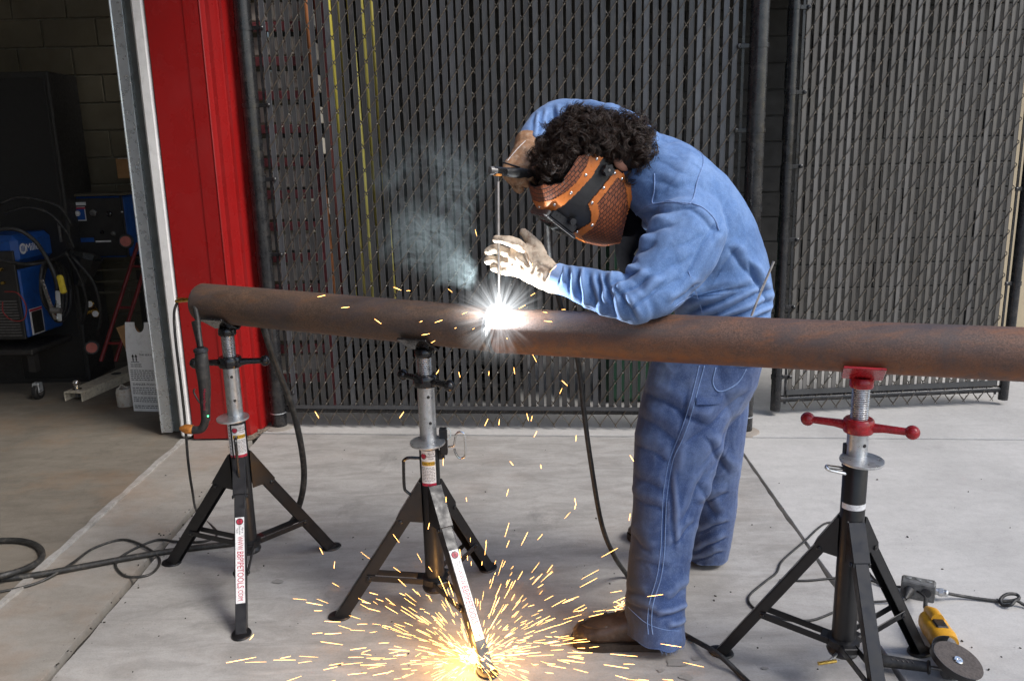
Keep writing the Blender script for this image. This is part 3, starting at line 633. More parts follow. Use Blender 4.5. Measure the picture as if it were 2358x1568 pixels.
cyl_map(patch(.09, .585, .602, 14), *c3, .0338, R(-95)).build('tape_band', M['label'], st3, True)
MB().tube([P2(c3, -.030, -.030, .135), P2(c3, -.062, -.058, .128)], .005, 8).build('clamp_screw', M['zinc'], st3, True)
MB().tube([P2(c3, -.095, -.062, .127), P2(c3, -.04, -.056, .130)], .0052, 8).build('clamp_bar', M['brass'], st3, True)

#NEXT
# ================================================================== THE WELDER
def denim(name, c0, c1, c2, wear, dirt=None, dirtz=None):
    t = NT(name); p = t.pos()
    big = t.noise(p, 5, 4, .6); c = t.ramp(big, [(.3, c0), (.52, c1), (.75, c2)])
    mot = t.ramp(t.noise(p, 70, 4, .75), [(.3, .83), (.55, 1.0), (.75, 1.15)]); c = t.mix(1.0, c, mot, 'MULTIPLY')
    tw = t.n('ShaderNodeTexWave'); tw.inputs['Scale'].default_value = 420; tw.inputs['Distortion'].default_value = 1.5; t.l(t.mapv(p, (1, 1, 1), (.3, .7, .5)), tw.inputs['Vector'])
    fine = t.noise(t.mapv(p, (1, 1, .35)), 520, 2, .6)
    c = t.mix(t.ramp(fine, [(.45, 0.0), (.72, .20)]), c, tuple(min(1, v * 1.9 + .05) for v in c2))
    geo = t.n('ShaderNodeNewGeometry'); pt = t.ramp(geo.outputs['Pointiness'], [(.50, 0.0), (.57, wear)]); c = t.mix(pt, c, tuple(min(1, v * 1.5 + .06) for v in c2))
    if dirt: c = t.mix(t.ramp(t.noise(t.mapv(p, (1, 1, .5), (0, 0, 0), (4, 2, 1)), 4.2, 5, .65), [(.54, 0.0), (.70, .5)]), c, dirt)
    if dirt:      # dark grey mixed in towards the fronts of the trouser legs
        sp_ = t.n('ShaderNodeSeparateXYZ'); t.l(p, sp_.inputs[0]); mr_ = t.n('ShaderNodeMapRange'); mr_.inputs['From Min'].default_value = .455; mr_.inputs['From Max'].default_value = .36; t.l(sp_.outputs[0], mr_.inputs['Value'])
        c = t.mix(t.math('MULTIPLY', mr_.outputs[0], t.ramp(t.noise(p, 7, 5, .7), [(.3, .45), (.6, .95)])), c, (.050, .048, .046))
    h = t.math('ADD', t.math('MULTIPLY', tw.outputs['Fac'], .25), fine)
    nb = t.bump(t.noise(t.mapv(p, (1, 1, .6), (.4, .2, 0)), 17, 5, .6, .8), .16, .005); nb = t.bump(h, .35, .0008, nb)
    return t.fin(c, .88, nb, **{'Specular IOR Level': .2, 'Sheen Weight': .15})
M['shirt'] = denim('washed_denim_shirt', (.052, .115, .265), (.088, .170, .350), (.155, .250, .440), .7)
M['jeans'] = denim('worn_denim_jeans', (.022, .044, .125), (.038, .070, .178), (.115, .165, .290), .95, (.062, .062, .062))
M['stitch'] = simple('denim_seam', (.16, .25, .46), .8, 0, var=.35, scale=300, bump=.6, bscale=500)
M['stitch_dark'] = simple('denim_seam_dark', (.07, .11, .24), .8, 0, var=.35, scale=300, bump=.6, bscale=500)
M['skin'] = simple('skin', (.52, .25, .17), .5, 0, var=.12, scale=25, bump=.15)
M['hair'] = simple('dark_brown_hair', (.028, .015, .009), .42, 0, var=.5, scale=60, bump=0, spec=.4)
M['hairbase'] = simple('hair_mass', (.008, .005, .004), .75, 0, var=.4, scale=60, bump=.8, bscale=140, bdist=.006)
M['glove'] = simple('pale_cowhide_glove', (.50, .41, .31), .75, 0, var=.22, scale=20, bump=.55, bscale=85, dirt=(.16, .085, .045), dirt_amt=.75, bdist=.003)
M['glove_dirty'] = simple('scorched_cowhide_glove', (.30, .16, .08), .7, 0, var=.5, scale=22, bump=.55, bscale=85, dirt=(.45, .34, .24), dirt_amt=.7, bdist=.003)
M['boot'] = simple('brown_boot_leather', (.046, .027, .017), .42, 0, var=.5, scale=26, bump=.45, bscale=130, dirt=(.10, .075, .055), dirt_amt=.35, bdist=.002)
M['sole'] = simple('boot_sole', (.032, .024, .018), .8, 0, var=.4, scale=40, bump=.5, bscale=120)
M['tee'] = simple('black_cotton', (.006, .006, .007), .95, 0, var=.4, scale=30, bump=.4, bscale=200, spec=.05)

def ell(c, ax, n=20, m=14):
    """ellipsoid from three half-axis vectors"""
    b = MB(); X, Y, Z = [Vector(a) for a in ax]; c = Vector(c); vs = []; fs = []
    for i in range(m + 1):
        ph = math.pi * i / m
        for j in range(n):
            th = 2 * math.pi * j / n; vs.append(c + X * (math.sin(ph) * math.cos(th)) + Y * (math.sin(ph) * math.sin(th)) - Z * math.cos(ph))
    for i in range(m):
        for j in range(n): fs.append((i * n + j, i * n + (j + 1) % n, (i + 1) * n + (j + 1) % n, (i + 1) * n + j))
    return b.add(vs, fs)
def loft(rings, lat0=(0, -1, 0), n=28, sub=5, power=2.0):
    """closed tube: rings (px, py, Y, half width in view, half width across[, lateral vector]); Catmull-Rom between rings"""
    C = [at(r_[0], r_[1], r_[2]) for r_ in rings]; ra = [r_[3] for r_ in rings]; rb = [r_[4] for r_ in rings]; la = [Vector(r_[5]).normalized() if len(r_) > 5 else Vector(lat0) for r_ in rings]
    return loft3(C, ra, rb, la, n, sub, power)
def loft3(C, ra, rb, la, n=28, sub=5, power=2.0):
    CP = smooth_path(C, sub); k = len(C); ts = np.linspace(0, k - 1, len(CP)); RA = np.interp(ts, range(k), ra); RB = np.interp(ts, range(k), rb)
    vs = []; fs = []; K = len(CP)
    for i in range(K):
        t = (CP[min(i + 1, K - 1)] - CP[max(i - 1, 0)]).normalized(); f = ts[i]; i0 = min(int(f), k - 2); L = la[i0].lerp(la[i0 + 1], f - i0); L = (L - t * L.dot(t)).normalized(); S = t.cross(L)
        for j in range(n):
            th = 2 * math.pi * j / n; c_, s_ = math.cos(th), math.sin(th); c_ = math.copysign(abs(c_) ** (2 / power), c_); s_ = math.copysign(abs(s_) ** (2 / power), s_)
            vs.append(CP[i] + S * (RA[i] * c_) + L * (RB[i] * s_))
    for i in range(K - 1):
        for j in range(n): fs.append((i * n + j, i * n + (j + 1) % n, (i + 1) * n + (j + 1) % n, (i + 1) * n + j))
    fs.append(tuple(range(n))[::-1]); fs.append(tuple(range((K - 1) * n, K * n)))
    return MB().add(vs, fs)
def fuse(builders, voxel, smooth=4, lam=.5):
    """union of closed shells as one continuous surface -> (verts Nx3, faces)"""
    b = MB()
    for q in builders: b.add(q.v, q.f)
    me = b.mesh('shell', M['skin']); bm = bmesh.new(); bm.from_mesh(me); bmesh.ops.recalc_face_normals(bm, faces=bm.faces); bm.to_mesh(me); bm.free()
    ob = bpy.data.objects.new('shell', me); COL.objects.link(ob); md = ob.modifiers.new('r', 'REMESH'); md.mode = 'VOXEL'; md.voxel_size = voxel; md.adaptivity = 0
    if smooth: ms = ob.modifiers.new('s', 'SMOOTH'); ms.factor = lam; ms.iterations = smooth
    bpy.context.view_layer.update(); ev = bpy.data.meshes.new_from_object(ob.evaluated_get(bpy.context.evaluated_depsgraph_get()))
    V = np.empty(len(ev.vertices) * 3); ev.vertices.foreach_get('co', V); V = V.reshape(-1, 3); N = np.empty(len(ev.vertices) * 3); ev.vertices.foreach_get('normal', N); N = N.reshape(-1, 3)
    F = [tuple(p.vertices) for p in ev.polygons]; bpy.data.objects.remove(ob); bpy.data.meshes.remove(me); bpy.data.meshes.remove(ev); return V, N, F
_nr = np.random.RandomState(3)
def nfield(V, freq, seed, oct=3, stretch=(1, 1, 1)):
    rs = np.random.RandomState(seed); out = np.zeros(len(V)); a = 1.0; fq = freq; P = V * np.array(stretch)
    for _ in range(oct):
        for _k in range(5):
            d = rs.normal(size=3); d /= np.linalg.norm(d); out += a * .45 * np.sin(P @ d * fq * rs.uniform(.7, 1.4) * 6.283 + rs.uniform(0, 6.28) + 1.2 * np.sin(P @ rs.normal(size=3) * fq * 2.2))
        a *= .5; fq *= 2
    return out
_fw = np.array(fw); _rt = np.array(rt); _up = np.array(up); _cp = np.array(CAMP)
def projN(V):
    d = V - _cp; t = d @ _fw; return np.stack([1179 + 1934 * (d @ _rt) / t, 784 - 1934 * (d @ _up) / t], 1)
def folds(V, N, lst, both=False):
    """cloth folds: (x0,y0,x1,y1,width,height mm) - ridge with a tucked valley on its lower-left side"""
    px = projN(V); d = V - _cp; d /= np.linalg.norm(d, axis=1)[:, None]; face = np.clip(-(d * N).sum(1) * 2 + .3, 0, 1) if not both else np.ones(len(V)); h = np.zeros(len(V))
    for (x0, y0, x1, y1, w_, am) in lst:
        a = np.array((x0, y0), float); b = np.array((x1, y1), float); L = np.linalg.norm(b - a); u = (b - a) / L; nn = np.array((-u[1], u[0])); q = px - a; s = q @ u; bow = .12 * w_ * np.sin(np.clip(s / L, 0, 1) * 9 + x0); dd = q @ nn + bow
        e = np.clip(np.minimum(s, L - s) / (.35 * L) + .45, 0, 1); e = e * e * (3 - 2 * e)
        h += am * .001 * e * (np.exp(-(dd / w_) ** 2) - .95 * np.exp(-np.abs(dd - 1.25 * w_) / (.42 * w_)))
    return h * face
def cloth(name, mat, parent, builders, voxel, fl_, noise_amp, smooth=5, extra=None, both=False, cut=None):
    V, N, F = fuse(builders, voxel, smooth)
    h = 1.5 * folds(V, N, fl_, both) + noise_amp * nfield(V, 6, {'shirt': 31, 'jeans': 57}[name], 3) + noise_amp * 1.3 * (1 - np.minimum(2.2, 2.2 * np.abs(nfield(V, 5, {'shirt': 5, 'jeans': 9}[name], 2, (1.6, 1, .8)))))
    if extra is not None: h = h + extra(V, N)
    V = V + N * h[:, None]
    if cut is not None:      # trim the cloth along its hem so the cuff stays open and crisp
        zc = cut(V); F = [f for f in F if max(V[i, 2] - zc[i] for i in f) > -.001]; lo = (V[:, 2] < zc) ; V[lo, 2] = zc[lo]
    b = MB(); b.v = [tuple(v) for v in V]; b.f = F; b.m = [0] * len(F)
    o = b.build(name, mat, parent, True, None); bv = BVHTree.FromPolygons([Vector(v) for v in V], F)
    return o, bv
def on_surf(bv, x, y, lift=0.0):
    d = ray(x, y).normalized(); h = bv.ray_cast(CAMP, d)
    if h[0] is None: h = bv.find_nearest(at(x, y, 2.6))
    return Vector(h[0]) + Vector(h[1]) * (lift if Vector(h[1]).dot(d) < 0 else -lift)
def seam(name, bv, pts, r_, mat, parent, lift=.0006, n=8):
    pp = smooth_path([Vector((*p, 0)) for p in pts], n); q = [on_surf(bv, p.x, p.y, lift) for p in pp]
    for _ in range(2): q = [q[0]] + [(q[i - 1] + q[i] * 2 + q[i + 1]) / 4 for i in range(1, len(q) - 1)] + [q[-1]]
    return MB().tube(q, r_, 6).build(name, mat, parent, True, None)

person = thing('person', 'person bending over the pipe in denim shirt, jeans and leather-covered welding helmet', 'person', tuple(gz(1540, 1460)))
# --- shirt
Nj = at(1592, 505, 2.50); Fj = at(1385, 300, 2.84); LAT = (Nj - Fj).normalized(); Yl = Vector((0, -1, 0)); L1 = Yl.lerp(LAT, .35).normalized(); L2 = Yl.lerp(LAT, .75).normalized()
torso = loft([(1668, 830, 2.68, .128, .160, Yl), (1667, 760, 2.69, .143, .170, Yl), (1662, 690, 2.69, .158, .180, Yl), (1650, 620, 2.69, .160, .188, Yl), (1622, 545, 2.68, .158, .195, L1), (1575, 470, 2.68, .152, .205, L2), (1520, 405, 2.68, .128, .205, LAT), (1475, 372, 2.67, .085, .15, LAT), (1450, 360, 2.66, .05, .09, LAT)], n=36)
shl = MB().tube([Nj + (Fj - Nj) * t for t in np.linspace(.0, 1, 7)], [.085, .098, .108, .114, .116, .112, .095], 20)
uarm = loft([(1602, 470, 2.54, .075, .07), (1590, 520, 2.49, .110, .100), (1565, 575, 2.45, .112, .098), (1532, 625, 2.42, .103, .090), (1497, 672, 2.38, .088, .078), (1470, 698, 2.36, .060, .060)])
farm = loft([(1495, 690, 2.355, .050, .05), (1470, 694, 2.36, .068, .062), (1425, 684, 2.395, .064, .060), (1370, 668, 2.435, .060, .056), (1325, 652, 2.47, .052, .050), (1284, 640, 2.505, .043, .042)])
fua = loft([(1430, 325, 2.80, .07, .08), (1390, 300, 2.84, .078, .080), (1335, 280, 2.88, .072, .072), (1285, 276, 2.90, .064, .064), (1254, 288, 2.88, .055, .055), (1233, 310, 2.83, .048, .048), (1219, 336, 2.77, .042, .042)])
SF = [ # forearm sleeve bunching
 (1300, 612, 1294, 655, 6, 3), (1318, 614, 1322, 690, 8, 6), (1340, 620, 1350, 706, 8, 9), (1366, 630, 1388, 722, 9, 5), (1386, 632, 1396, 695, 7, 8), (1405, 634, 1434, 735, 11, 8), (1422, 645, 1478, 730, 10, 5), (1350, 692, 1412, 738, 8, 5),
 (1398, 618, 1455, 585, 12, 13), (1402, 645, 1462, 612, 12, 11), (1425, 575, 1500, 545, 14, 12), (1440, 530, 1545, 500, 14, 9), (1420, 668, 1490, 625, 12, 8), (1445, 700, 1520, 640, 12, 6),
 (1478, 480, 1600, 462, 12, 7), (1600, 470, 1660, 525, 10, 4), (1660, 525, 1590, 650, 14, 5), (1520, 560, 1610, 520, 18, 3), (1500, 610, 1585, 570, 18, 2.5), (1490, 655, 1560, 625, 16, 3),
 # torso drape
 (1600, 660, 1740, 640, 14, 6), (1570, 712, 1700, 660, 12, 9), (1590, 735, 1760, 655, 12, 10), (1640, 735, 1775, 680, 11, 10), (1700, 740, 1782, 700, 10, 9), (1735, 600, 1775, 690, 12, 8), (1690, 560, 1755, 640, 14, 6), (1625, 640, 1680, 560, 15, 4), (1700, 470, 1660, 560, 18, 4), (1540, 690, 1600, 640, 12, 6),
 (1500, 300, 1560, 310, 14, 4), (1520, 350, 1600, 390, 16, 2), (1505, 395, 1575, 420, 14, 2), (1560, 330, 1640, 380, 20, 2), (1510, 440, 1545, 400, 12, 2), (1350, 232, 1420, 252, 10, 7), (1400, 262, 1480, 262, 10, 6), (1240, 262, 1232, 320, 7, 5), (1258, 255, 1250, 310, 7, 5), (1285, 245, 1290, 300, 8, 5), (1310, 238, 1330, 270, 8, 5)]
shirt, SBV = cloth('shirt', M['shirt'], person, [torso, shl, uarm, farm, fua], .0046, SF, .0007, 9)
# seams of the shirt
seam('yoke_seam', SBV, [(1507, 400), (1507, 440), (1503, 470), (1540, 463), (1590, 468), (1606, 415), (1620, 372), (1610, 340)], .0022, M['stitch'], shirt)
seam('armhole_seam', SBV, [(1592, 468), (1620, 480), (1645, 505), (1655, 530)], .0026, M['stitch'], shirt)
seam('armhole_seam', SBV, [(1444, 520), (1460, 495), (1500, 472), (1550, 466), (1592, 469)], .0026, M['stitch'], shirt)
seam('side_seam', SBV, [(1585, 625), (1605, 680), (1618, 722)], .0018, M['stitch'], shirt)
seam('hem_seam', SBV, [(1540, 722), (1562, 700), (1596, 680)], .0016, M['stitch'], shirt)
# collar turned up round the neck
colr = []
for i in range(9):
    t = i / 8; colr.append(at(1508 - 40 * t * t - 5 * t, 395 + 75 * t, 2.55 + .07 * t))
cb = MB(); 
for off, z in ((0, 0), (.004, 0)): pass
vs_ = []; fs_ = []
for i, p in enumerate(colr):
    o_ = rt * (-.026) + up * (.010); vs_ += [p, p + o_, p + o_ - fw * .006, p - fw * .006]
for i in range(8):
    for j in range(4): fs_.append((i * 4 + j, i * 4 + (j + 1) % 4, i * 4 + 4 + (j + 1) % 4, i * 4 + 4 + j))
cb.add(vs_, fs_).build('collar', M['shirt'], shirt, True, 60)
cuf = at(1284, 641, 2.505); cdir = (at(1284, 640, 2.505) - at(1325, 652, 2.47)).normalized()
MB().lathe([(.041, -.030), (.0455, -.028), (.0460, .004), (.0425, .006), (.041, 0)], frame(cuf, z=cdir) , 30).build('cuff', M['shirt'], shirt, True)
# --- jeans
hips = loft([(1668, 700, 2.69, .120, .150), (1662, 780, 2.69, .140, .168), (1640, 850, 2.70, .152, .175), (1615, 910, 2.71, .140, .165), (1600, 960, 2.71, .10, .13)], n=36)
nleg = loft([(1628, 800, 2.62, .115, .09), (1598, 870, 2.62, .150, .105), (1570, 980, 2.60, .148, .105), (1552, 1075, 2.57, .135, .100), (1536, 1165, 2.54, .112, .095), (1522, 1260, 2.51, .101, .092), (1512, 1350, 2.485, .098, .092), (1507, 1420, 2.465, .099, .095), (1505, 1470, 2.455, .103, .100), (1504, 1540, 2.44, .105, .102)])
fleg = loft([(1650, 810, 2.78, .11, .09), (1640, 890, 2.82, .135, .10), (1640, 1000, 2.87, .120, .10), (1640, 1100, 2.92, .100, .09), (1640, 1190, 2.97, .086, .085), (1632, 1250, 3.005, .083, .085), (1626, 1288, 3.02, .080, .088), (1622, 1340, 3.02, .082, .090)])
JF = [(1500, 880, 1640, 960, 20, 6), (1480, 930, 1580, 1000, 20, 5), (1460, 990, 1550, 1040, 20, 5), (1452, 1060, 1530, 1110, 18, 4), (1560, 1000, 1700, 880, 24, 7), (1585, 1070, 1695, 930, 20, 5), (1575, 1130, 1665, 1010, 18, 3),
 (1452, 1120, 1540, 1160, 16, 5), (1450, 1200, 1510, 1260, 16, 5), (1560, 1190, 1605, 1080, 14, 6), (1470, 1270, 1540, 1290, 15, 3), (1535, 1250, 1590, 1190, 12, 5), (1440, 1340, 1490, 1360, 12, 4), (1530, 1370, 1590, 1330, 13, 6), (1575, 1010, 1545, 1230, 16, 5), (1480, 1010, 1470, 1150, 16, 4), (1440, 1372, 1515, 1402, 11, 6), (1515, 1412, 1588, 1390, 10, 8), (1540, 1440, 1586, 1425, 9, 6), (1550, 1080, 1562, 1260, 8, 5), (1600, 900, 1560, 1080, 12, 4),
 (1605, 1150, 1668, 1120, 12, 6), (1605, 1215, 1668, 1190, 10, 7), (1600, 1260, 1665, 1230, 9, 7), (1590, 1285, 1660, 1262, 8, 6), (1640, 1000, 1690, 1080, 14, 6), (1620, 1100, 1660, 1180, 14, 5)]
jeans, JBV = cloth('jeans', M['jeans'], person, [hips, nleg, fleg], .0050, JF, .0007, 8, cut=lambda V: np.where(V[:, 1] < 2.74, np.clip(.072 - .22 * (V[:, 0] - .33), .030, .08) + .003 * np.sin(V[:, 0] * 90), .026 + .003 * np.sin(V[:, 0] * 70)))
seam('out_seam', JBV, [(1622, 842), (1606, 900), (1590, 960), (1572, 1010), (1550, 1060), (1537, 1130), (1533, 1200), (1530, 1270), (1522, 1330), (1505, 1385), (1500, 1430), (1503, 1460)], .0019, M['stitch'], jeans, n=10)
seam('out_seam', JBV, [(1610, 842), (1596, 900), (1580, 958), (1562, 1008), (1541, 1060), (1528, 1130), (1524, 1200), (1521, 1270), (1512, 1330), (1496, 1385), (1491, 1430), (1493, 1460)], .0017, M['stitch'], jeans, n=10)
seam('hem_seam', JBV, [(1438, 1388), (1462, 1412), (1492, 1436), (1535, 1450), (1580, 1452)], .0011, M['stitch'], jeans)
seam('pocket_seam', JBV, [(1648, 846), (1641, 880), (1652, 900), (1672, 898), (1700, 880), (1718, 850)], .0022, M['stitch'], jeans)
hl = [on_surf(JBV, x, y, .004) for x, y in ((1602, 915), (1625, 914), (1650, 913), (1664, 908))]; hl2 = [on_surf(JBV, x, y, .004) for x, y in ((1602, 932), (1625, 932), (1650, 930), (1660, 926))]
lp_ = MB(); n_ = 4
lp_.add([tuple(p) for p in hl] + [tuple(p) for p in hl2] + [tuple(p - fw * .003) for p in hl] + [tuple(p - fw * .003) for p in hl2], [(8 + i, 9 + i, 13 + i, 12 + i) for i in range(3)] + [(i, i + 1, 9 + i, 8 + i) for i in range(3)] + [(4 + i, 12 + i, 13 + i, 5 + i) for i in range(3)])
lp_.build('hammer_loop', M['jeans'], jeans, True)
hemp = [at(1505, 1462, 2.455) + Vector((.100 * math.cos(t), .098 * math.sin(t), 0)) for t in np.linspace(0, 6.283, 40)]
fr_ = MB()
for i in range(16):
    a = random.uniform(4.6, 6.2); p = at(1505, 1466, 2.455) + Vector((.099 * math.cos(a), .097 * math.sin(a), 0)); p.z = max(.030, .072 - .22 * (p.x - .33))
    fr_.tube([p, p + Vector((random.uniform(-.004, .006), -.003, -random.uniform(.005, .014)))], .0005, 4)
o = fr_.build('frayed_thread', M['stitch'], jeans); o['kind'] = 'stuff'
# --- boots
def boot(name, toe, heel, w_=.052):
    toe = Vector((toe.x, toe.y, 0)); heel = Vector((heel.x, heel.y, 0)); d = (toe - heel); L = d.length; d.normalize(); sd_ = Vector((-d.y, d.x, 0)); Z = Vector((0, 0, 1))
    def ring(t, w, z0, z1): return (heel + d * (L * t), w, z0, z1)
    prof = [(.0, .028, .03, .10), (.04, .036, .022, .13), (.12, .041, .02, .15), (.24, .044, .02, .15), (.36, .046, .02, .145), (.48, .049, .02, .118), (.62, .053, .02, .098), (.76, .055, .02, .086), (.88, .050, .02, .074), (.95, .040, .02, .062), (.995, .022, .022, .045)]
    vs = []; fs = []; n = 20
    for (t, w, z0, z1) in prof:
        c = heel + d * (L * t)
        for j in range(n):
            th = 2 * math.pi * j / n; y = math.copysign(abs(math.cos(th)) ** .8, math.cos(th)) * w; z = (z0 + z1) / 2 + math.copysign(abs(math.sin(th)) ** .85, math.sin(th)) * (z1 - z0) / 2
            vs.append(c + sd_ * y + Z * z)
    for i in range(len(prof) - 1):
        for j in range(n): fs.append((i * n + j, i * n + (j + 1) % n, (i + 1) * n + (j + 1) % n, (i + 1) * n + j))
    fs.append(tuple(range(n))); fs.append(tuple(range((len(prof) - 1) * n, len(prof) * n)))
    b = MB().add(vs, fs); V, N, F = fuse([b], .005, 4); V = V + N * (.0012 * nfield(V, 14, 5, 3))[:, None]; q = MB(); q.v = [tuple(v) for v in V]; q.f = F; q.m = [0] * len(F)
    bo = q.build(name, M['boot'], person, True, None)
    outl = [(0.0, .02), (.01, .034), (.1, .044), (.3, .045), (.5, .049), (.7, .058), (.85, .056), (.94, .046), (.99, .028), (1.01, .0)]
    pl = [(heel + d * (L * t) + sd_ * w) for t, w in outl] + [(heel + d * (L * t) - sd_ * w) for t, w in outl[::-1][1:]]
    s_ = MB().prism([(p.x, p.y) for p in pl], .026, Matrix.Translation((0, 0, .0015))); s_.build('sole', M['sole'], bo, True, 50)
    mo = []       # moccasin toe seam
    for t in np.linspace(0, 1, 25):
        a = -math.pi * .5 + math.pi * t; mo.append(heel + d * (L * (.66 + .235 * math.cos(a))) + sd_ * (.040 * math.sin(a)) + Z * (.092 - .026 * max(0, math.cos(a)) - .006 * abs(math.sin(a))))
    bvb = BVHTree.FromPolygons([Vector(v) for v in V], F); mo = [(lambda h: h[0] + h[1] * .0006)(bvb.find_nearest(p)) for p in mo]
    MB().tube(mo, .0032, 6).build('toe_seam', M['boot'], bo, True, None); return bo
boot('boot', gz(1318, 1478), gz(1556, 1486)); boot('boot', gz(1452, 1238) + Vector((.0, .02, 0)), gz(1640, 1296))
# --- head and neck (skin shows only at the ear and nape)
EX = rt; EY = up; EZ = -fw
e_ = (rt * .83 - up * .56).normalized(); f_ = (-rt * .56 - up * .83).normalized(); BETA = R(25)
hu = (-e_ * math.cos(BETA) + EZ * math.sin(BETA)).normalized(); hl_ = (EZ * math.cos(BETA) + e_ * math.sin(BETA)).normalized(); hf = f_
Hc = at(1345, 415, 2.62)
def HP(h, l, f): return Hc + hu * h + hl_ * l + hf * f
skull = ell(HP(.02, 0, -.005), (hl_ * .076, hf * .098, hu * .112)); jaw = ell(HP(-.075, 0, .022), (hl_ * .056, hf * .062, hu * .055)); nose = ell(HP(-.02, 0, .10), (hl_ * .014, hf * .02, hu * .026)); neck = MB().tube([HP(-.05, 0, -.03), HP(-.13, 0, -.06), at(1490, 420, 2.64)], [.055, .055, .062], 18)
ears = [ell(HP(-.034, s_ * .088, -.090), (hl_ * s_ * .012 - hf * .006, hf * .020, hu * .032)) for s_ in (1, -1)]
brow = ell(HP(.03, 0, .085), (hl_ * .05, hf * .014, hu * .012)); lips = ell(HP(-.068, 0, .083), (hl_ * .022, hf * .008, hu * .009))
eyes = [ell(HP(.008, s_ * .032, .082), (hl_ * .013, hf * .012, hu * .011)) for s_ in (1, -1)]
V, N, F = fuse([skull, jaw, nose, neck, brow, lips] + ears + eyes, .005, 3); q = MB(); q.v = [tuple(v) for v in V]; q.f = F; q.m = [0] * len(F); q.build('body', M['skin'], person, True, None)
MB().tube([at(1455, 470, 2.66), at(1455, 530, 2.67), at(1438, 585, 2.66), at(1455, 640, 2.68)], [.045, .055, .030, .03], 18).build('undershirt', M['tee'], person, True)
# --- welding helmet: a shell curved round the face, from near ear round the front to far ear
NT_, NH = 190, 150
def shell_pt(h, u, off=0.0):
    """h height on head, u in [-1,1] far ear .. near ear"""
    if h > .05: k = (h - .05) / .09; Fm = .152 - .055 * k * k; W = .099 - .006 * k
    elif h > -.07: Fm = .152; W = .099
    else: k = (-.07 - h) / .14; Fm = .152 - .050 * k * k; W = .099 - .022 * k * k
    back = .118 - (0 if h > -.05 else min(.10, (-.05 - h) * .75)); side_l = .06 + back
    tot = side_l + .22; s = abs(u) * tot
    if s < .22: th = s / .22 * math.pi / 2; l = (W + off) * math.sin(th) ** .86; f = -.0 + (Fm + off) * math.cos(th) ** .80
    else: l = W + off; f = -(s - .22) * (1.0); 
    return HP(h, math.copysign(l, u), f)
CR = lambda pts: [((1400 + x / 3.92) / 1.19381, (380 + y / 3.92) / 1.19381) for x, y in pts]
K_keep = CR([(870, 160), (1000, 212), (1130, 330), (1230, 385), (1305, 520), (1315, 650), (1270, 800), (1228, 1000), (1195, 1125), (1000, 1165), (850, 1135), (690, 1015), (600, 1000), (380, 860), (150, 720), (130, 560), (150, 380), (250, 420), (310, 480), (430, 510), (560, 480), (650, 350), (740, 200)])
K_rim1 = CR([(870, 160), (1000, 212), (880, 420), (720, 590), (600, 700), (480, 780), (380, 795), (250, 745), (140, 640), (100, 500), (175, 560), (215, 640), (330, 680), (480, 650), (620, 570), (740, 450), (830, 290)])
K_weave1 = CR([(870, 160), (830, 290), (740, 450), (620, 570), (480, 650), (330, 680), (215, 640), (175, 560), (130, 480), (140, 380), (250, 420), (310, 480), (430, 510), (560, 480), (650, 350), (740, 200)])
K_low = CR([(1130, 350), (1000, 530), (850, 705), (885, 800), (880, 900), (830, 940), (690, 1012), (850, 1140), (1000, 1170), (1200, 1130), (1235, 1000), (1275, 800), (1320, 650), (1310, 520), (1235, 385), (1150, 340)])
K_weave2 = CR([(1155, 425), (1050, 560), (945, 690), (962, 780), (957, 850), (900, 960), (780, 1045), (850, 1140), (1000, 1170), (1200, 1130), (1235, 1000), (1275, 760), (1262, 590), (1225, 470)])
def inpoly(pts, poly):
    x, y = pts[:, 0], pts[:, 1]; ins = np.zeros(len(pts), bool); n = len(poly)
    for i in range(n):
        x0, y0 = poly[i]; x1, y1 = poly[(i + 1) % n]; c_ = ((y0 > y) != (y1 > y)) & (x < (x1 - x0) * (y - y0) / (y1 - y0 + 1e-12) + x0); ins ^= c_
    return ins
hs = np.linspace(-.215, .125, NH); us = np.linspace(-1, 1, NT_)
G0 = np.array([[shell_pt(h, u) for u in us] for h in hs]); Gm = np.array([[shell_pt(h, abs(u)) for u in us] for h in hs])
cen = (Gm[:-1, :-1] + Gm[1:, :-1] + Gm[:-1, 1:] + Gm[1:, 1:]).reshape(-1, 3) / 4; pxc = projN(cen)
keep = inpoly(pxc, K_keep); rim1 = inpoly(pxc, K_rim1) & keep; we1 = inpoly(pxc, K_weave1) & keep & ~rim1; low = inpoly(pxc, K_low) & keep & ~rim1; we2 = low & inpoly(pxc, K_weave2); rim2 = low & ~we2
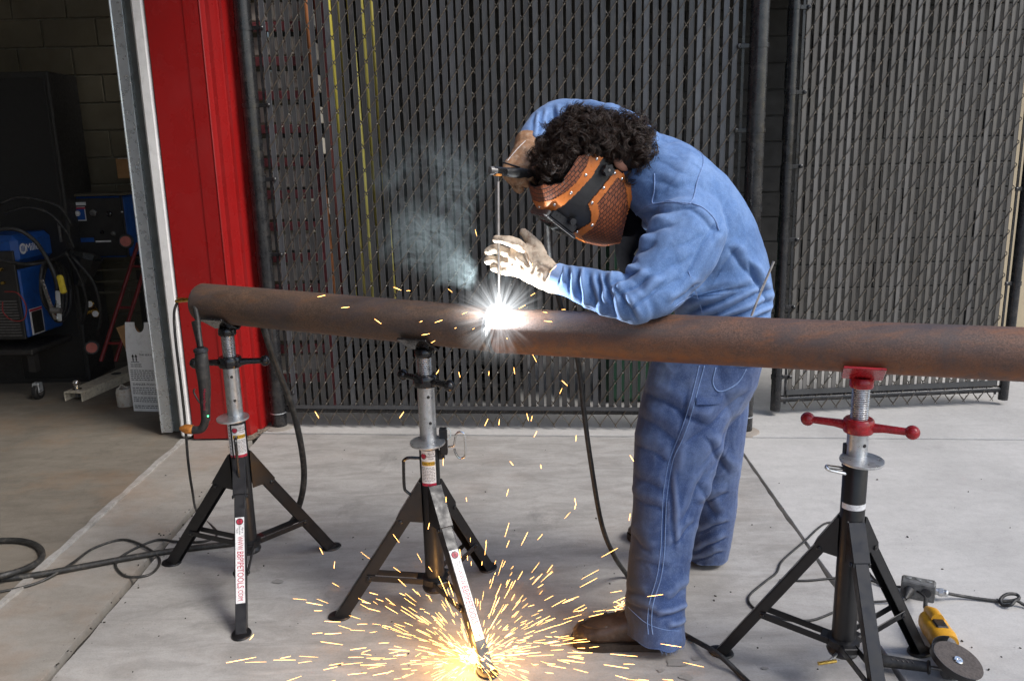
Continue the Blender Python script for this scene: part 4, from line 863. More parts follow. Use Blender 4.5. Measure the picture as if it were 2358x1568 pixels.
def shell_piece(name, mask, off, thick, mat, parent, uv=False):
    Go = np.array([[shell_pt(h, u, off) for u in us] for h in hs]); Gi = np.array([[shell_pt(h, u, off - thick) for u in us] for h in hs])
    mk = mask.reshape(NH - 1, NT_ - 1); b = MB(); idx = {}; uvs = []
    def vid(i, j, s_):
        k = (i, j, s_)
        if k not in idx: idx[k] = len(b.v); b.v.append(tuple((Go if s_ else Gi)[i, j])); uvs.append((us[j] * .40, hs[i]))
        return idx[k]
    for i in range(NH - 1):
        for j in range(NT_ - 1):
            if not mk[i, j]: continue
            c4 = [(i, j), (i, j + 1), (i + 1, j + 1), (i + 1, j)]; b.f.append(tuple(vid(*c, 1) for c in c4)); b.f.append(tuple(vid(*c, 0) for c in c4[::-1]))
            for (a, c, di, dj) in ((0, 1, -1, 0), (1, 2, 0, 1), (2, 3, 1, 0), (3, 0, 0, -1)):
                ii, jj = i + di, j + dj
                if not (0 <= ii < NH - 1 and 0 <= jj < NT_ - 1 and mk[ii, jj]): b.f.append((vid(*c4[a], 1), vid(*c4[a], 0), vid(*c4[c], 0), vid(*c4[c], 1)))
    b.m = [0] * len(b.f); o = b.build(name, mat, parent, True, 50)
    uvl = o.data.uv_layers.new(name='weave'); li = np.empty(len(o.data.loops), int); o.data.loops.foreach_get('vertex_index', li); uvl.data.foreach_set('uv', np.array(uvs)[li].ravel()); return o
def weave_mat():
    t = NT('basket_weave_leather'); uv = t.n('ShaderNodeUVMap'); uv.uv_map = 'weave'; v = t.mapv(uv.outputs[0], (1, 1, 1), (0, 0, R(8)))
    br = t.n('ShaderNodeTexBrick'); br.offset = .5; br.inputs['Scale'].default_value = 1.0; br.inputs['Brick Width'].default_value = .0135; br.inputs['Row Height'].default_value = .0105; br.inputs['Mortar Size'].default_value = .0013; br.inputs['Mortar Smooth'].default_value = .5; br.inputs['Bias'].default_value = 0
    br.inputs['Color1'].default_value = (.27, .080, .030, 1); br.inputs['Color2'].default_value = (.17, .048, .020, 1); br.inputs['Mortar'].default_value = (.018, .008, .005, 1); t.l(v, br.inputs['Vector'])
    c = t.mix(1.0, br.outputs[0], t.ramp(t.noise(t.pos(), 130, 3), [(.3, .75), (.7, 1.2)]), 'MULTIPLY')
    return t.fin(c, .42, t.bump(t.math('SUBTRACT', 1.0, br.outputs['Fac']), .8, .0016))
M['weave'] = weave_mat(); M['rimleather'] = simple('tan_strap_leather', (.52, .150, .028), .36, 0, var=.2, scale=40, bump=.25, bscale=220)
M['hood'] = simple('black_fibre_shell', (.022, .022, .023), .42, 0, var=.3, scale=40, bump=.2, bscale=150); M['plastic'] = simple('black_moulded_plastic', (.016, .017, .020), .35, 0, var=.3, scale=40, bump=.1)
helm = shell_piece('welding_helmet', keep, 0.0, .003, M['hood'], person); helm['label'] = 'black welding helmet with tan basket weave leather covers'
shell_piece('crown_leather', we1, .0032, .003, M['weave'], helm); shell_piece('cheek_leather', we2, .0032, .003, M['weave'], helm)
shell_piece('crown_strap', rim1, .0050, .0048, M['rimleather'], helm); shell_piece('cheek_strap', rim2, .0050, .0048, M['rimleather'], helm)
GV = [Vector(p) for p in np.array([[shell_pt(h, u, .005) for u in us] for h in hs]).reshape(-1, 3)]; GF = [(i * NT_ + j, i * NT_ + j + 1, (i + 1) * NT_ + j + 1, (i + 1) * NT_ + j) for i in range(NH - 1) for j in range(NT_ - 1)]
HBV = BVHTree.FromPolygons(GV, GF)
for (x, y) in CR([(943, 225), (825, 398), (667, 590), (485, 718), (325, 742), (1135, 378), (1215, 440), (1018, 537), (892, 698), (892, 940), (730, 1010)]):
    d_ = ray(x, y).normalized(); hh = HBV.ray_cast(CAMP, d_)
    if hh[0] is None: continue
    n_ = hh[1] if hh[1].dot(d_) < 0 else -hh[1]; MB().lathe([(.0052, -.001), (.0050, .0012), (.0035, .0028), (.0001, .0034)], frame(hh[0], z=n_), 14).build('rivet', M['chrome'], helm, True, 80)
# lens holder
RL = Matrix((hu, hl_, hf)).transposed()
lh = MB().box(HP(.004, 0, .1475), (.098, .118, .030), RL, bev=.004).build('lens_holder', M['plastic'], helm)
MB().box(HP(.004, 0, .1665), (.118, .138, .006), RL, bev=.002).build('lens_frame', M['plastic'], lh)
MB().box(HP(.004, 0, .1702), (.112, .132, .0018), RL).build('frame_edge', M['chrome'], lh)
MB().box(HP(.062, .002, .158), (.010, .128, .020), RL, bev=.002).build('hinge_bar', M['bevel'], lh)
glm = NT('dark_lens_glass').fin((.004, .008, .006), .06); MB().box(HP(.0, 0, .1716), (.05, .105, .002), RL).build('lens', glm, lh)
for s_ in (1,): MB().tube([HP(-.012, .060, .135), HP(-.012, .082, .135)], .010, 12).build('lift_tab', M['plastic'], lh, True)
# ear pivot knob with lobes
kc = HBV.ray_cast(CAMP, ray(1396, 392).normalized()); kp = (kc[0] if kc[0] else HP(0, .1, -.065)); kb = MB(); pts_ = [((.0165 + .0022 * math.cos(6 * t)) * math.cos(t), (.0165 + .0022 * math.cos(6 * t)) * math.sin(t)) for t in np.linspace(0, 6.283, 49)[:-1]]
KM = frame(kp, z=hl_); kb.prism(pts_, .020, KM); kk = kb.build('pivot_knob', M['plastic'], helm, True, 30); MB().lathe([(.0045, .020), (.004, .0215), (.0005, .022)], KM, 12).build('knob_screw', M['bevel'], kk, True)
bd = [HP(.0, .088, -.07), HP(.03, .088, -.085), HP(.075, .075, -.10), HP(.11, .045, -.10), HP(.125, 0, -.10), HP(.11, -.045, -.10), HP(.075, -.075, -.10), HP(.0, -.088, -.07)]
MB().tube(smooth_path(bd, 5), .013, 8, sx=.16, ref=hf).build('head_band', M['plastic'], helm, True)
# --- curly hair
hb = [ell(HP(.035, 0, -.022), (hl_ * .088, hf * .106, hu * .112)), ell(HP(.085, .01, .03), (hl_ * .055, hf * .048, hu * .05)), ell(at(1440, 340, 2.60), (rt * .058, up * .068, fw * .06)), ell(at(1350, 318, 2.64), (rt * .092, up * .056, fw * .07)), ell(HP(.06, .03, -.07), (hl_ * .065, hf * .06, hu * .065))]
V, N, F = fuse(hb, .006, 4); V = V + N * (.006 * nfield(V, 16, 11, 2))[:, None]
pz_ = projN(V); q = MB(); q.v = [tuple(v) for v in V]; q.f = F; q.m = [0] * len(F); hair = q.build('hair', M['hairbase'], person, True, None)
hm = MB(); sel = [i for i in range(len(V))]; rs = np.random.RandomState(21); HBm = NT_ and []
cnt = 0
hairpoly = [(1222, 372), (1228, 335), (1250, 300), (1288, 268), (1350, 255), (1412, 266), (1440, 280), (1468, 288), (1486, 325), (1486, 380), (1462, 408), (1430, 395), (1400, 370), (1375, 352), (1330, 362), (1298, 402), (1270, 422), (1240, 410), (1222, 392)]
order = rs.permutation(len(V)); okp = inpoly(pz_, hairpoly)
for i in order:
    if cnt > 760: break
    p = Vector(V[i]); n = Vector(N[i]); lh_ = (p - Hc).dot(hf); hh_ = (p - Hc).dot(hu)
    facing = n.dot((CAMP - p).normalized())
    if facing > -.15 and not okp[i]: continue
    if lh_ > .06 and hh_ < .03: continue
    if facing < -.5 and rs.rand() < .7: continue
    tdir = (n * rs.uniform(.25, .8) + Vector(rs.normal(size=3)) * .55 + Vector((0, 0, -.15))).normalized(); a = tdir.cross(Vector(rs.normal(size=3))).normalized(); b_ = tdir.cross(a)
    L = rs.uniform(.028, .055); turns = rs.uniform(.8, 1.7) * rs.choice((-1, 1)); rad = rs.uniform(.008, .018); ph = rs.uniform(0, 6.28)
    tips = projN(np.array([p + tdir * (L * .5), p + tdir * L, p + tdir * L + a * rad, p + tdir * L - a * rad, p + tdir * L + b_ * rad]))
    if facing > -.3 and (inpoly(tips, K_weave1).any() or inpoly(tips, K_rim1).any() or inpoly(tips, K_low).any() or inpoly(tips, [(1398, 372), (1436, 374), (1448, 425), (1410, 405)]).any()): continue
    cnt += 1
    for k in range(13):
        o_ = Vector(rs.normal(size=3)) * .0028; r2 = rad * rs.uniform(.7, 1.25); ph2 = ph + rs.normal() * .3; L2_ = L * rs.uniform(.8, 1.2); pts = []
        for s_ in np.linspace(0, 1, 12):
            an = ph2 + turns * 6.283 * s_; gr = min(1, s_ * 2.5); pts.append(p - n * .006 + o_ * (.4 + s_) + tdir * (L2_ * s_) + n * (.012 * math.sin(s_ * 2.6)) + (a * math.cos(an) + b_ * math.sin(an)) * (r2 * gr))
        hm.tube(pts, [.00075] * 8 + [.0007, .0006, .0005, .0003], 3, cap=False)
    if rs.rand() < .12:      # stray single hairs
        for k in range(2):
            q_ = p + n * .01; d_ = (n + Vector(rs.normal(size=3)) * .5).normalized(); e2 = d_.cross(Vector(rs.normal(size=3))).normalized()
            hm.tube([q_ + d_ * (.035 * u_) + e2 * (.010 * math.sin(u_ * 5)) for u_ in np.linspace(0, 1, 9)], .0003, 3, cap=False)
o = hm.build('hair_curls', M['hair'], hair, True, None); o['kind'] = 'stuff'
# --- gloves
def digit(pts, r_): return MB().tube(smooth_path(pts, 4), np.interp(np.linspace(0, len(pts) - 1, 4 * (len(pts) - 1) + 1), range(len(pts)), r_), 14).add(ell(pts[-1], (Vector((r_[-1], 0, 0)), Vector((0, r_[-1], 0)), Vector((0, 0, r_[-1])))).v, ell(pts[-1], (Vector((r_[-1], 0, 0)), Vector((0, r_[-1], 0)), Vector((0, 0, r_[-1])))).f)
def glove(name, parts, mat, fl_, label):
    V, N, F = fuse(parts, .0030, 5); V = V + N * (folds(V, N, fl_) + .0010 * nfield(V, 22, 8, 3))[:, None]; q = MB(); q.v = [tuple(v) for v in V]; q.f = F; q.m = [0] * len(F)
    o = q.build(name, mat, person, True, None); o['label'] = label; return o, BVHTree.FromPolygons([Vector(v) for v in V], F)
A = at
palm = loft3([A(1290, 643, 2.50), A(1268, 640, 2.515), A(1240, 620, 2.53), A(1212, 604, 2.545), A(1188, 595, 2.55), A(1172, 592, 2.553)], [.045, .044, .052, .053, .050, .040], [.041, .038, .030, .026, .022, .018], [Vector((0, -1, 0))] * 6)
fg = [digit([A(1205, 572, 2.535), A(1190, 562, 2.525), A(1165, 553, 2.520), A(1143, 551, 2.530)], [.017, .0165, .015, .0125]),
      digit([A(1190, 588, 2.56), A(1165, 581, 2.572), A(1140, 573, 2.580), A(1124, 580, 2.575)], [.017, .0165, .016, .0135]),
      digit([A(1190, 606, 2.56), A(1165, 604, 2.572), A(1140, 600, 2.582), A(1124, 600, 2.575)], [.017, .0165, .0155, .013]),
      digit([A(1195, 624, 2.55), A(1172, 624, 2.565), A(1152, 621, 2.575), A(1137, 617, 2.572)], [.0165, .0155, .014, .012]),
      digit([A(1245, 590, 2.545), A(1236, 568, 2.555), A(1220, 550, 2.565), A(1206, 536, 2.57)], [.022, .019, .017, .0135])]
gl1, GB1 = glove('glove', [palm] + fg, M['glove'], [(1200, 570, 1225, 610, 5, 3), (1190, 590, 1215, 620, 5, 3), (1240, 600, 1280, 622, 5, 3), (1215, 640, 1232, 600, 5, 3), (1245, 660, 1255, 625, 5, 3), (1262, 665, 1272, 625, 5, 3), (1180, 610, 1175, 630, 4, 2)], 'pale leather glove steadying the welding rod')
seam('glove_seam', GB1, [(1200, 566), (1216, 590), (1214, 612), (1190, 626)], .0009, M['glove_dirty'], gl1)
rp = loft3([A(1218, 322, 2.79), A(1214, 345, 2.75), A(1205, 368, 2.71), A(1196, 388, 2.685), A(1192, 402, 2.675)], [.043, .043, .046, .044, .034], [.040, .036, .034, .032, .028], [Vector((0, -1, 0))] * 5)
rf = [digit([A(1188, 366, 2.68), A(1172, 380, 2.655), A(1168, 402, 2.640), A(1180, 418, 2.645)], [.017, .0165, .016, .014]), digit([A(1202, 372, 2.67), A(1188, 388, 2.645), A(1186, 408, 2.635), A(1196, 422, 2.645)], [.017, .017, .016, .014]),
      digit([A(1216, 378, 2.665), A(1204, 394, 2.642), A(1204, 412, 2.635), A(1213, 424, 2.65)], [.017, .0165, .0155, .013]), digit([A(1230, 384, 2.67), A(1222, 398, 2.65), A(1222, 412, 2.645), A(1230, 420, 2.655)], [.016, .015, .014, .012]),
      digit([A(1200, 395, 2.70), A(1186, 412, 2.690), A(1190, 430, 2.675), A(1198, 437, 2.665)], [.019, .018, .016, .0135])]
gl2, GB2 = glove('glove', [rp] + rf, M['glove_dirty'], [(1175, 378, 1215, 335, 5, 3), (1195, 385, 1225, 345, 5, 3)], 'scorched brown glove gripping the electrode holder')
seam('glove_seam', GB2, [(1168, 372), (1190, 345), (1210, 325)], .0012, M['label'], gl2)
#PERSON_END
# ================================================================== WELDING GEAR
def cable(name, label, pts, r_, mat='cable', n=8, group=None, cat='cable', parent=None):
    p = smooth_path(pts, n); o = MB().tube(p, r_, 10).build(name, M[mat], parent, True, None)
    if parent is None: tag(o, label, cat, group)
    return o
AXP = pipeL(-.055); ADIR = (at(1149, 714, 2.49) - AXP); ADIR.x = 0; ADIR.normalize(); ARC = AXP + ADIR * (PRAD + .004); ARC.x = at(1149, 714, ARC.y).x
holder = thing('electrode_holder', 'black electrode holder with copper jaws gripping the welding rod above the pipe', 'electrode holder', at(1190, 398, 2.62))
hA, hB = at(1128, 393, 2.575), at(1240, 403, 2.66); hx = (hB - hA).normalized(); hy = Vector((0, 0, 1)); HR = Matrix((hx, (hy.cross(hx)), hx.cross(hy.cross(hx)))).transposed()
MB().tube([hA + hx * .055, hA + hx * .075, hA + hx * .11, hA + hx * .17], [.013, .015, .0165, .015], 14).build('grip', M['rubber'], holder, True)
MB().box(hA + hx * .045, (.07, .020, .026), HR, bev=.004).build('jaw_housing', M['black_gloss'], holder)
MB().tube([hA, hA + hx * .022], .0125, 12).build('copper_tip', M['bevel'], holder, True)
MB().box(hA + hx * .026 - Vector((0, 0, .010)), (.022, .021, .008), HR, bev=.002).build('lower_jaw', M['copper'], holder)
MB().box(hA + hx * .075 + Vector((0, 0, .022)), (.06, .010, .005), HR @ Matrix.Rotation(.18, 3, 'Y'), bev=.0015).build('lever', M['black_gloss'], holder)
M['flux'] = simple('flux_coating', (.34, .32, .30), .8, 0, var=.2, scale=60, bump=.2)
rod = thing('welding_rod', 'grey flux coated welding rod held upright with its tip at the arc', 'welding rod', ARC)
r0_, r1_ = ARC + Vector((0, 0, .012)), at(1147, 396, 2.585)
MB().tube([r0_, r0_.lerp(r1_, .5), r0_.lerp(r1_, .93)], .0034, 10).build('flux_coat', M['flux'], rod, True)
MB().tube([r0_.lerp(r1_, .93), r1_], .002, 8).build('bare_end', M['bevel'], rod, True)
tag(MB().tube([at(1730, 728, 2.46), at(1752, 672, 2.46), at(1782, 602, 2.46)], .0036, 10).build('spare_welding_rod', M['flux'], None, True), 'spare grey welding rod sticking up from the back pocket of the jeans', 'welding rod')
cable('welding_lead', 'black welding lead hanging behind the pipe and running past the boot', [hA + hx * .165, at(1250, 440, 2.70), at(1262, 520, 2.72), at(1268, 590, 2.72), at(1290, 700, 2.72), at(1330, 830, 2.73), at(1345, 950, 2.72), at(1360, 1060, 2.72), at(1384, 1200, 2.73), at(1412, 1275, 2.74), gz(1445, 1325, .012), gz(1490, 1385, .010), gz(1545, 1440, .010), gz(1590, 1468, .010), gz(1650, 1503, .040), gz(1700, 1548, .011), gz(1750, 1600, .010), gz(1800, 1680, .010)], .0085, 'rubber')
# arc: white hot core, lens glare star round it painted as glowing volume
def arc_light():
    root = thing('welding_arc', 'dazzling white welding arc at the joint between the two pipes', 'welding arc', ARC)
    MB().ball(ARC, .009, 20, 14).build('arc_core', emit('arc_plasma', (1, .98, .95), 60), root, True)
    t = NT('arc_glare'); t.t.nodes.remove(t.b); g = t.n('ShaderNodeTexCoord').outputs['Object']
    ln = t.n('ShaderNodeVectorMath', operation='LENGTH'); t.l(g, ln.inputs[0]); nrm = t.n('ShaderNodeVectorMath', operation='NORMALIZE'); t.l(g, nrm.inputs[0])
    r_ = t.math('DIVIDE', ln.outputs['Value'], .17); fall = t.math('POWER', t.math('SUBTRACT', 1.0, r_, True), 5.0)
    core = t.math('POWER', t.math('SUBTRACT', 1.0, t.math('DIVIDE', ln.outputs['Value'], .050), True), 2.0)
    sp = t.ramp(t.noise(nrm.outputs[0], 7.5, 2, .5), [(.53, 0.0), (.60, 1.0)]); st = t.math('MULTIPLY', t.math('POWER', t.math('SUBTRACT', 1.0, r_, True), 2.6), sp)
    d = t.math('ADD', t.math('ADD', t.math('MULTIPLY', fall, 3.0), t.math('MULTIPLY', core, 300.0)), t.math('MULTIPLY', st, 36.0))
    em = t.n('ShaderNodeEmission'); em.inputs['Color'].default_value = (.93, .97, 1, 1); t.l(d, em.inputs['Strength']); t.l(em.outputs[0], t.out.inputs['Volume'])
    o = MB().ball((0, 0, 0), .17, 24, 16).build('arc_glare', t.mat, root, True, None, loc=ARC); o['kind'] = 'stuff'
    li = bpy.data.lights.new('arc_light', 'POINT'); li.energy = 11; li.color = (.90, .95, 1); li.shadow_soft_size = .004; lo = bpy.data.objects.new('arc_light', li); COL.objects.link(lo); lo.location = ARC + ADIR * .014
arc_light()
# smoke drifting off the arc
def smoke(name, label, c, ax, dens, sc, seed):
    t = NT(name); t.t.nodes.remove(t.b); g = t.n('ShaderNodeTexCoord').outputs['Object']; m = t.mapv(g, (1 / ax[0], 1 / ax[1], 1 / ax[2])); ln = t.n('ShaderNodeVectorMath', operation='LENGTH'); t.l(m, ln.inputs[0])
    fall = t.math('SUBTRACT', 1.0, ln.outputs['Value'], True); w1 = t.noise(t.mapv(g, (1, 1, 1), (0, 0, 0), (seed, 0, seed)), sc, 6, .6, 3.2); rid = t.math('POWER', t.math('SUBTRACT', 1.0, t.math('MULTIPLY', t.math('ABSOLUTE', t.math('SUBTRACT', w1, .5)), 13.0), True), 1.4)
    w2 = t.ramp(t.noise(t.mapv(g, (1, 1, 1), (0, 0, 0), (seed + 3, 1, 0)), sc * .55, 3, .5, .5), [(.45, 0.0), (.60, 1.0)])
    d = t.math('MULTIPLY', t.math('MULTIPLY', t.math('ADD', t.math('MULTIPLY', rid, 1.4), .07), w2), t.math('MULTIPLY', t.math('POWER', fall, 1.3), dens))
    pv = t.n('ShaderNodeVolumePrincipled'); pv.inputs['Color'].default_value = (.72, .87, .88, 1); pv.inputs['Anisotropy'].default_value = .2; t.l(d, pv.inputs['Density']); t.l(pv.outputs[0], t.out.inputs['Volume'])
    o = MB().ball((0, 0, 0), 1, 24, 16, ax).build(name, t.mat, None, True, None, loc=c); return tag(o, label, 'smoke', kind='stuff')
smoke('smoke', 'pale smoke drifting up from the welding arc in front of the fence', at(1010, 480, 2.62), (.29, .08, .26), 8, 8.5, 2.0)
smoke('smoke', 'thin wisp of smoke just above the arc', at(1085, 625, 2.55), (.14, .045, .13), 10, 14, 5.0)
# sparks
def sparks():
    rs = np.random.RandomState(4); b = MB(); c = gz(1092, 1524, .02)
    def streak(p, d, L, r_): d = d.normalized(); b.tube([p - d * L / 2, p, p + d * L / 2], [r_ * .35, r_ * .8, r_ * .5], 4)
    for _ in range(820):
        az = rs.uniform(0, 6.283)
        if math.sin(az) < -.3 and rs.rand() < .4: continue
        el = abs(rs.normal(0, .40)) + .03; v = rs.uniform(.7, 4.4); t_ = rs.uniform(.03, .19); vel = Vector((math.cos(az) * math.cos(el), math.sin(az) * math.cos(el), math.sin(el))) * v
        p = c + vel * t_ - Vector((0, 0, 4.9 * t_ * t_))
        if p.z < .006: p.z = rs.uniform(.006, .05); vel.z = abs(vel.z) * .15
        else: vel = vel - Vector((0, 0, 9.8 * t_))
        streak(p, vel, max(.014, vel.length * rs.uniform(.009, .022)), rs.uniform(.0004, .0010))
    for _ in range(90):
        az = rs.uniform(0, 6.283); rr = abs(rs.normal(0, .055)); p = c + Vector((math.cos(az) * rr, math.sin(az) * rr, rs.uniform(.0, .05))); streak(p, Vector((math.cos(az), math.sin(az), rs.uniform(-.2, .9))), rs.uniform(.012, .04), rs.uniform(.0012, .0024))
    for _ in range(13):
        p = at(rs.uniform(930, 1330), rs.uniform(820, 1250), 2.42 + rs.uniform(-.12, .12)); streak(p, Vector((rs.normal(0, .35), rs.normal(0, .2), -1)), rs.uniform(.012, .024), .0007)
    for _ in range(22):
        d = Vector(rs.normal(size=3)); d.normalize(); rr = rs.uniform(.08, .42); p = ARC + Vector((d.x * rr, -abs(d.y) * rr * .5 - .02, d.z * rr * .7)); streak(p, d + Vector((0, 0, -.3)), rs.uniform(.010, .030), rs.uniform(.0004, .0007))
    for x, y in ((740, 682), (795, 708), (915, 665), (1262, 740), (1300, 882), (730, 955), (925, 955), (1120, 972), (770, 1300), (740, 1268), (580, 1466), (1325, 1155), (1455, 1055), (1450, 1190), (1215, 960), (1010, 740), (870, 740), (980, 770)):
        streak(at(x, y, 2.45), Vector((rs.normal(0, .5), 0, -1)) if y > 800 else Vector((1, 0, rs.normal(0, .3))), .024, .0008)
    for _ in range(14):
        d = Vector(rs.normal(size=3)); streak(gz(1428, 1385, .1) + Vector((rs.normal(0, .012), -.02, rs.normal(0, .012))), d, .018, .0009)
    tag(b.build('sparks', emit('glowing_spark', (1, .46, .12), 7)), 'shower of glowing orange sparks bursting off the stand foot and concrete', 'sparks', kind='stuff')
    hot = MB()
    for _ in range(16): az = rs.uniform(0, 6.28); hot.ball(c + Vector((math.cos(az), math.sin(az), 0)) * abs(rs.normal(0, .03)) + Vector((0, 0, rs.uniform(0, .03))), rs.uniform(.003, .008), 8, 6)
    tag(hot.build('hot_spatter', emit('white_hot_spatter', (1, .66, .24), 16), None, True), 'white hot spatter glowing at the foot of the stand', 'spatter', kind='stuff')
    li = bpy.data.lights.new('spark_light', 'POINT'); li.energy = 3.0; li.color = (1, .48, .13); li.shadow_soft_size = .05; lo = bpy.data.objects.new('spark_light', li); COL.objects.link(lo); lo.location = c + Vector((-.01, .01, .07))
sparks()
# brass ground clamp at the free end of the pipe and its leads
gc = thing('ground_clamp', 'brass ground clamp gripping the open end of the dark pipe', 'clamp', pipeL(-1.15))
p0 = at(405, 694, 3.08); p1 = at(470, 686, 3.03)
MB().tube([p0, p0.lerp(p1, .4), p1], [.006, .0075, .008], 8).build('lower_jaw', M['brass'], gc, True)
MB().box(p0.lerp(p1, .45) + Vector((0, -.002, .006)), (.085, .012, .004), Matrix.Rotation(.05, 3, 'Y'), bev=.001).build('jaw_plate', M['brass'], gc)
MB().box(at(452, 668, 3.04), (.030, .022, .003), Matrix.Rotation(.1, 3, 'X')).build('upper_lip', M['galv'], gc)
MB().tube([at(449, 672, 3.04), at(452, 682, 3.04)], .009, 10).build('jaw_block', M['brass'], gc, True)
cable('work_lead', 'thin black lead hanging from the brass clamp and looping over the floor joint', [p0 + Vector((.004, 0, -.004)), at(401, 722, 3.07), at(404, 780, 3.06), at(416, 880, 3.05), at(426, 970, 3.06), at(433, 1060, 3.10), at(443, 1130, 3.18), gz(455, 1180, .02), gz(500, 1225, .006), gz(470, 1246, .006), gz(405, 1246, .009), gz(360, 1243, .006), gz(300, 1268, .006), gz(266, 1296, .006), gz(290, 1326, .006), gz(345, 1322, .006), gz(368, 1290, .006), gz(340, 1262, .012), gz(285, 1242, .006), gz(215, 1262, .006), gz(160, 1300, .016), gz(90, 1340, .006), gz(0, 1362, .012), gz(-80, 1370, .012)], .0052)
cable('ground_cable', 'thick black cable dropping behind the dark pipe and snaking into the garage', [pipeL(-.93) + Vector((.0, .10, -.02)), at(612, 770, 3.02), at(640, 850, 3.06), at(672, 935, 3.12), at(694, 1030, 3.18), at(700, 1100, 3.22), at(690, 1160, 3.24), gz(668, 1205, .03), gz(610, 1238, .013), gz(540, 1250, .013), gz(440, 1262, .013), gz(330, 1278, .013), gz(200, 1302, .013), gz(90, 1322, .015), gz(0, 1332, .02), gz(-90, 1330, .02)], .0125)
cable('ground_cable', 'thick black cable curling in a bight on the garage floor', [gz(-120, 1260, .02), gz(-40, 1248, .02), gz(40, 1244, .02), gz(88, 1258, .02), gz(95, 1285, .02), gz(60, 1308, .03), gz(0, 1326, .045), gz(-90, 1345, .02)], .0125)
# torch hanging from the first stand
tr = thing('plasma_torch', 'black torch with copper nozzle hung from the handle of the stand by the red column', 'torch', at(470, 900, 2.87))
TY = 2.86
MB().tube([at(448, 700, 2.97), at(455, 735, 2.93), at(458, 770, 2.89), at(462, 800, TY)], .0095, 12).build('cable_sleeve', M['rubber'], tr, True)
rb = [at(448 + 14 * k / 16, 742 + 60 * k / 16, 2.915 - .055 * k / 16) for k in range(17)]
for k in range(0, 17): MB().lathe([(.0098, -.0012), (.0118, 0), (.0098, .0012)], frame(rb[k], z=(rb[min(k + 1, 16)] - rb[max(k - 1, 0)])), 12).build('sleeve_ring', M['rubber'], tr, True)
MB().tube(smooth_path([at(463, 806, TY), at(465, 840, TY), at(470, 875, TY), at(472, 905, TY), at(473, 940, TY), at(474, 968, TY)], 5), list(np.interp(np.linspace(0, 5, 26), range(6), [.021, .024, .022, .020, .017, .0155])), 16).build('handle', M['rubber'], tr, True)
MB().lathe([(.021, 0), (.025, .004), (.025, .012), (.018, .018)], frame(at(463, 812, TY), z=(0, 0, 1)), 16).build('end_collar', M['plastic'], tr, True)
MB().tube(smooth_path([at(474, 960, TY), at(470, 978, TY), at(462, 988, TY), at(448, 990, TY), at(441, 989, TY)], 5), .0145, 14).build('torch_neck', M['rubber'], tr, True)
MB().lathe([(.0165, 0), (.0175, .004), (.0175, .020), (.0145, .032), (.0095, .040), (.0055, .046)], frame(at(444, 989, TY), z=at(415, 986, TY) - at(444, 989, TY)), 16).build('nozzle', M['copper'], tr, True, 40)
MB().tube(smooth_path([at(449, 895, TY - .01), at(446, 902, TY - .012), at(455, 920, TY - .012), at(461, 928, TY - .008)], 4), .0032, 8).build('trigger', M['rubber'], tr, True)
text_mesh('Hypertherm', .016, frame(at(471, 920, TY - .021), x=(-.10, 0, -1), y=(1, -.25, 0)), .0002).build('lettering', M['ink_red'], tr)
MB().ball(at(479, 958, TY - .014), .0028, 8, 6).build('status_light', emit('green_led', (.1, 1, .35), 3), tr, True)
# ================================================================== GRINDER AND OUTLET
M['yellow'] = simple('yellow_tool_plastic', (.62, .30, .012), .42, 0, var=.12, scale=30, bump=.15, dirt=(.25, .12, .03), dirt_amt=.4)
M['disc'] = simple('abrasive_disc', (.085, .072, .065), .9, 0, var=.35, scale=120, bump=.9, bscale=420, bdist=.003)
M['outlet'] = simple('worn_cast_box', (.13, .13, .125), .55, .3, var=.5, scale=40, bump=.35, dirt=(.03, .028, .025), dirt_amt=.5)
gr = thing('angle_grinder', 'yellow angle grinder with black side handle lying on the pale concrete', 'grinder', gz(2180, 1500))
gA = gz(2140, 1425, .045); gB = gz(2190, 1500, .055); gd = (gB - gA).normalized(); gs = Vector((gd.y, -gd.x, 0)).normalized(); gu = gs.cross(gd)
if gu.z < 0: gu = -gu
body = loft3([gA - gd * .012, gA + gd * .01, gA + gd * .05, gA + gd * .09, gA + gd * .13, gA + gd * .165], [.026, .038, .041, .039, .041, .036], [.024, .035, .037, .035, .038, .034], [gu] * 6, 20, 4, 2.6); body.build('motor_body', M['yellow'], gr, True)
MB().tube([gA + gu * .022 - gd * .02, gA + gu * .036 + gd * .03, gA + gu * .038 + gd * .075], [.014, .020, .020], 14).build('rear_grip', M['yellow'], gr, True)
MB().box(gA + gd * .098 + gu * .036, (.052, .036, .010), Matrix((gd, gs, gu)).transposed(), bev=.004).build('switch', M['plastic'], gr)
for k in range(3): MB().box(gA + gd * (.004 + .013 * k) - gs * .0335 + gu * .004, (.006, .004, .018), Matrix((gd, gs, gu)).transposed()).build('vent_slot', M['plastic'], gr)
MB().lathe([(.0055, 0), (.005, .003)], frame(gA + gd * .055 - gs * .034, z=-gs), 10).build('housing_screw', M['plastic'], gr, True)
dn_ = Vector((.22, -.25, .93)).normalized(); dc = gz(2205, 1522, .070)
MB().tube([gA + gd * .155, dc - dn_ * .05, dc - dn_ * .02], [.031, .028, .024], 16).build('gear_head', M['bevel'], gr, True)
DF = frame(dc, z=dn_, x=Vector((1, .1, 0)))
MB().lathe([(.0105, .001), (.022, .000), (.036, .002), (.0715, .0025), (.0725, .005), (.0715, .0065), (.037, .006), (.024, .003), (.0105, .0035)], DF, 44).build('grinding_disc', M['disc'], gr, True, 50)
MB().lathe([(.005, .004), (.0135, .004), (.0145, .0065), (.012, .009), (.006, .009), (.005, .006)], DF, 20).build('disc_nut', M['chrome'], gr, True, 40)
gv = []; gf_ = []; K = 30
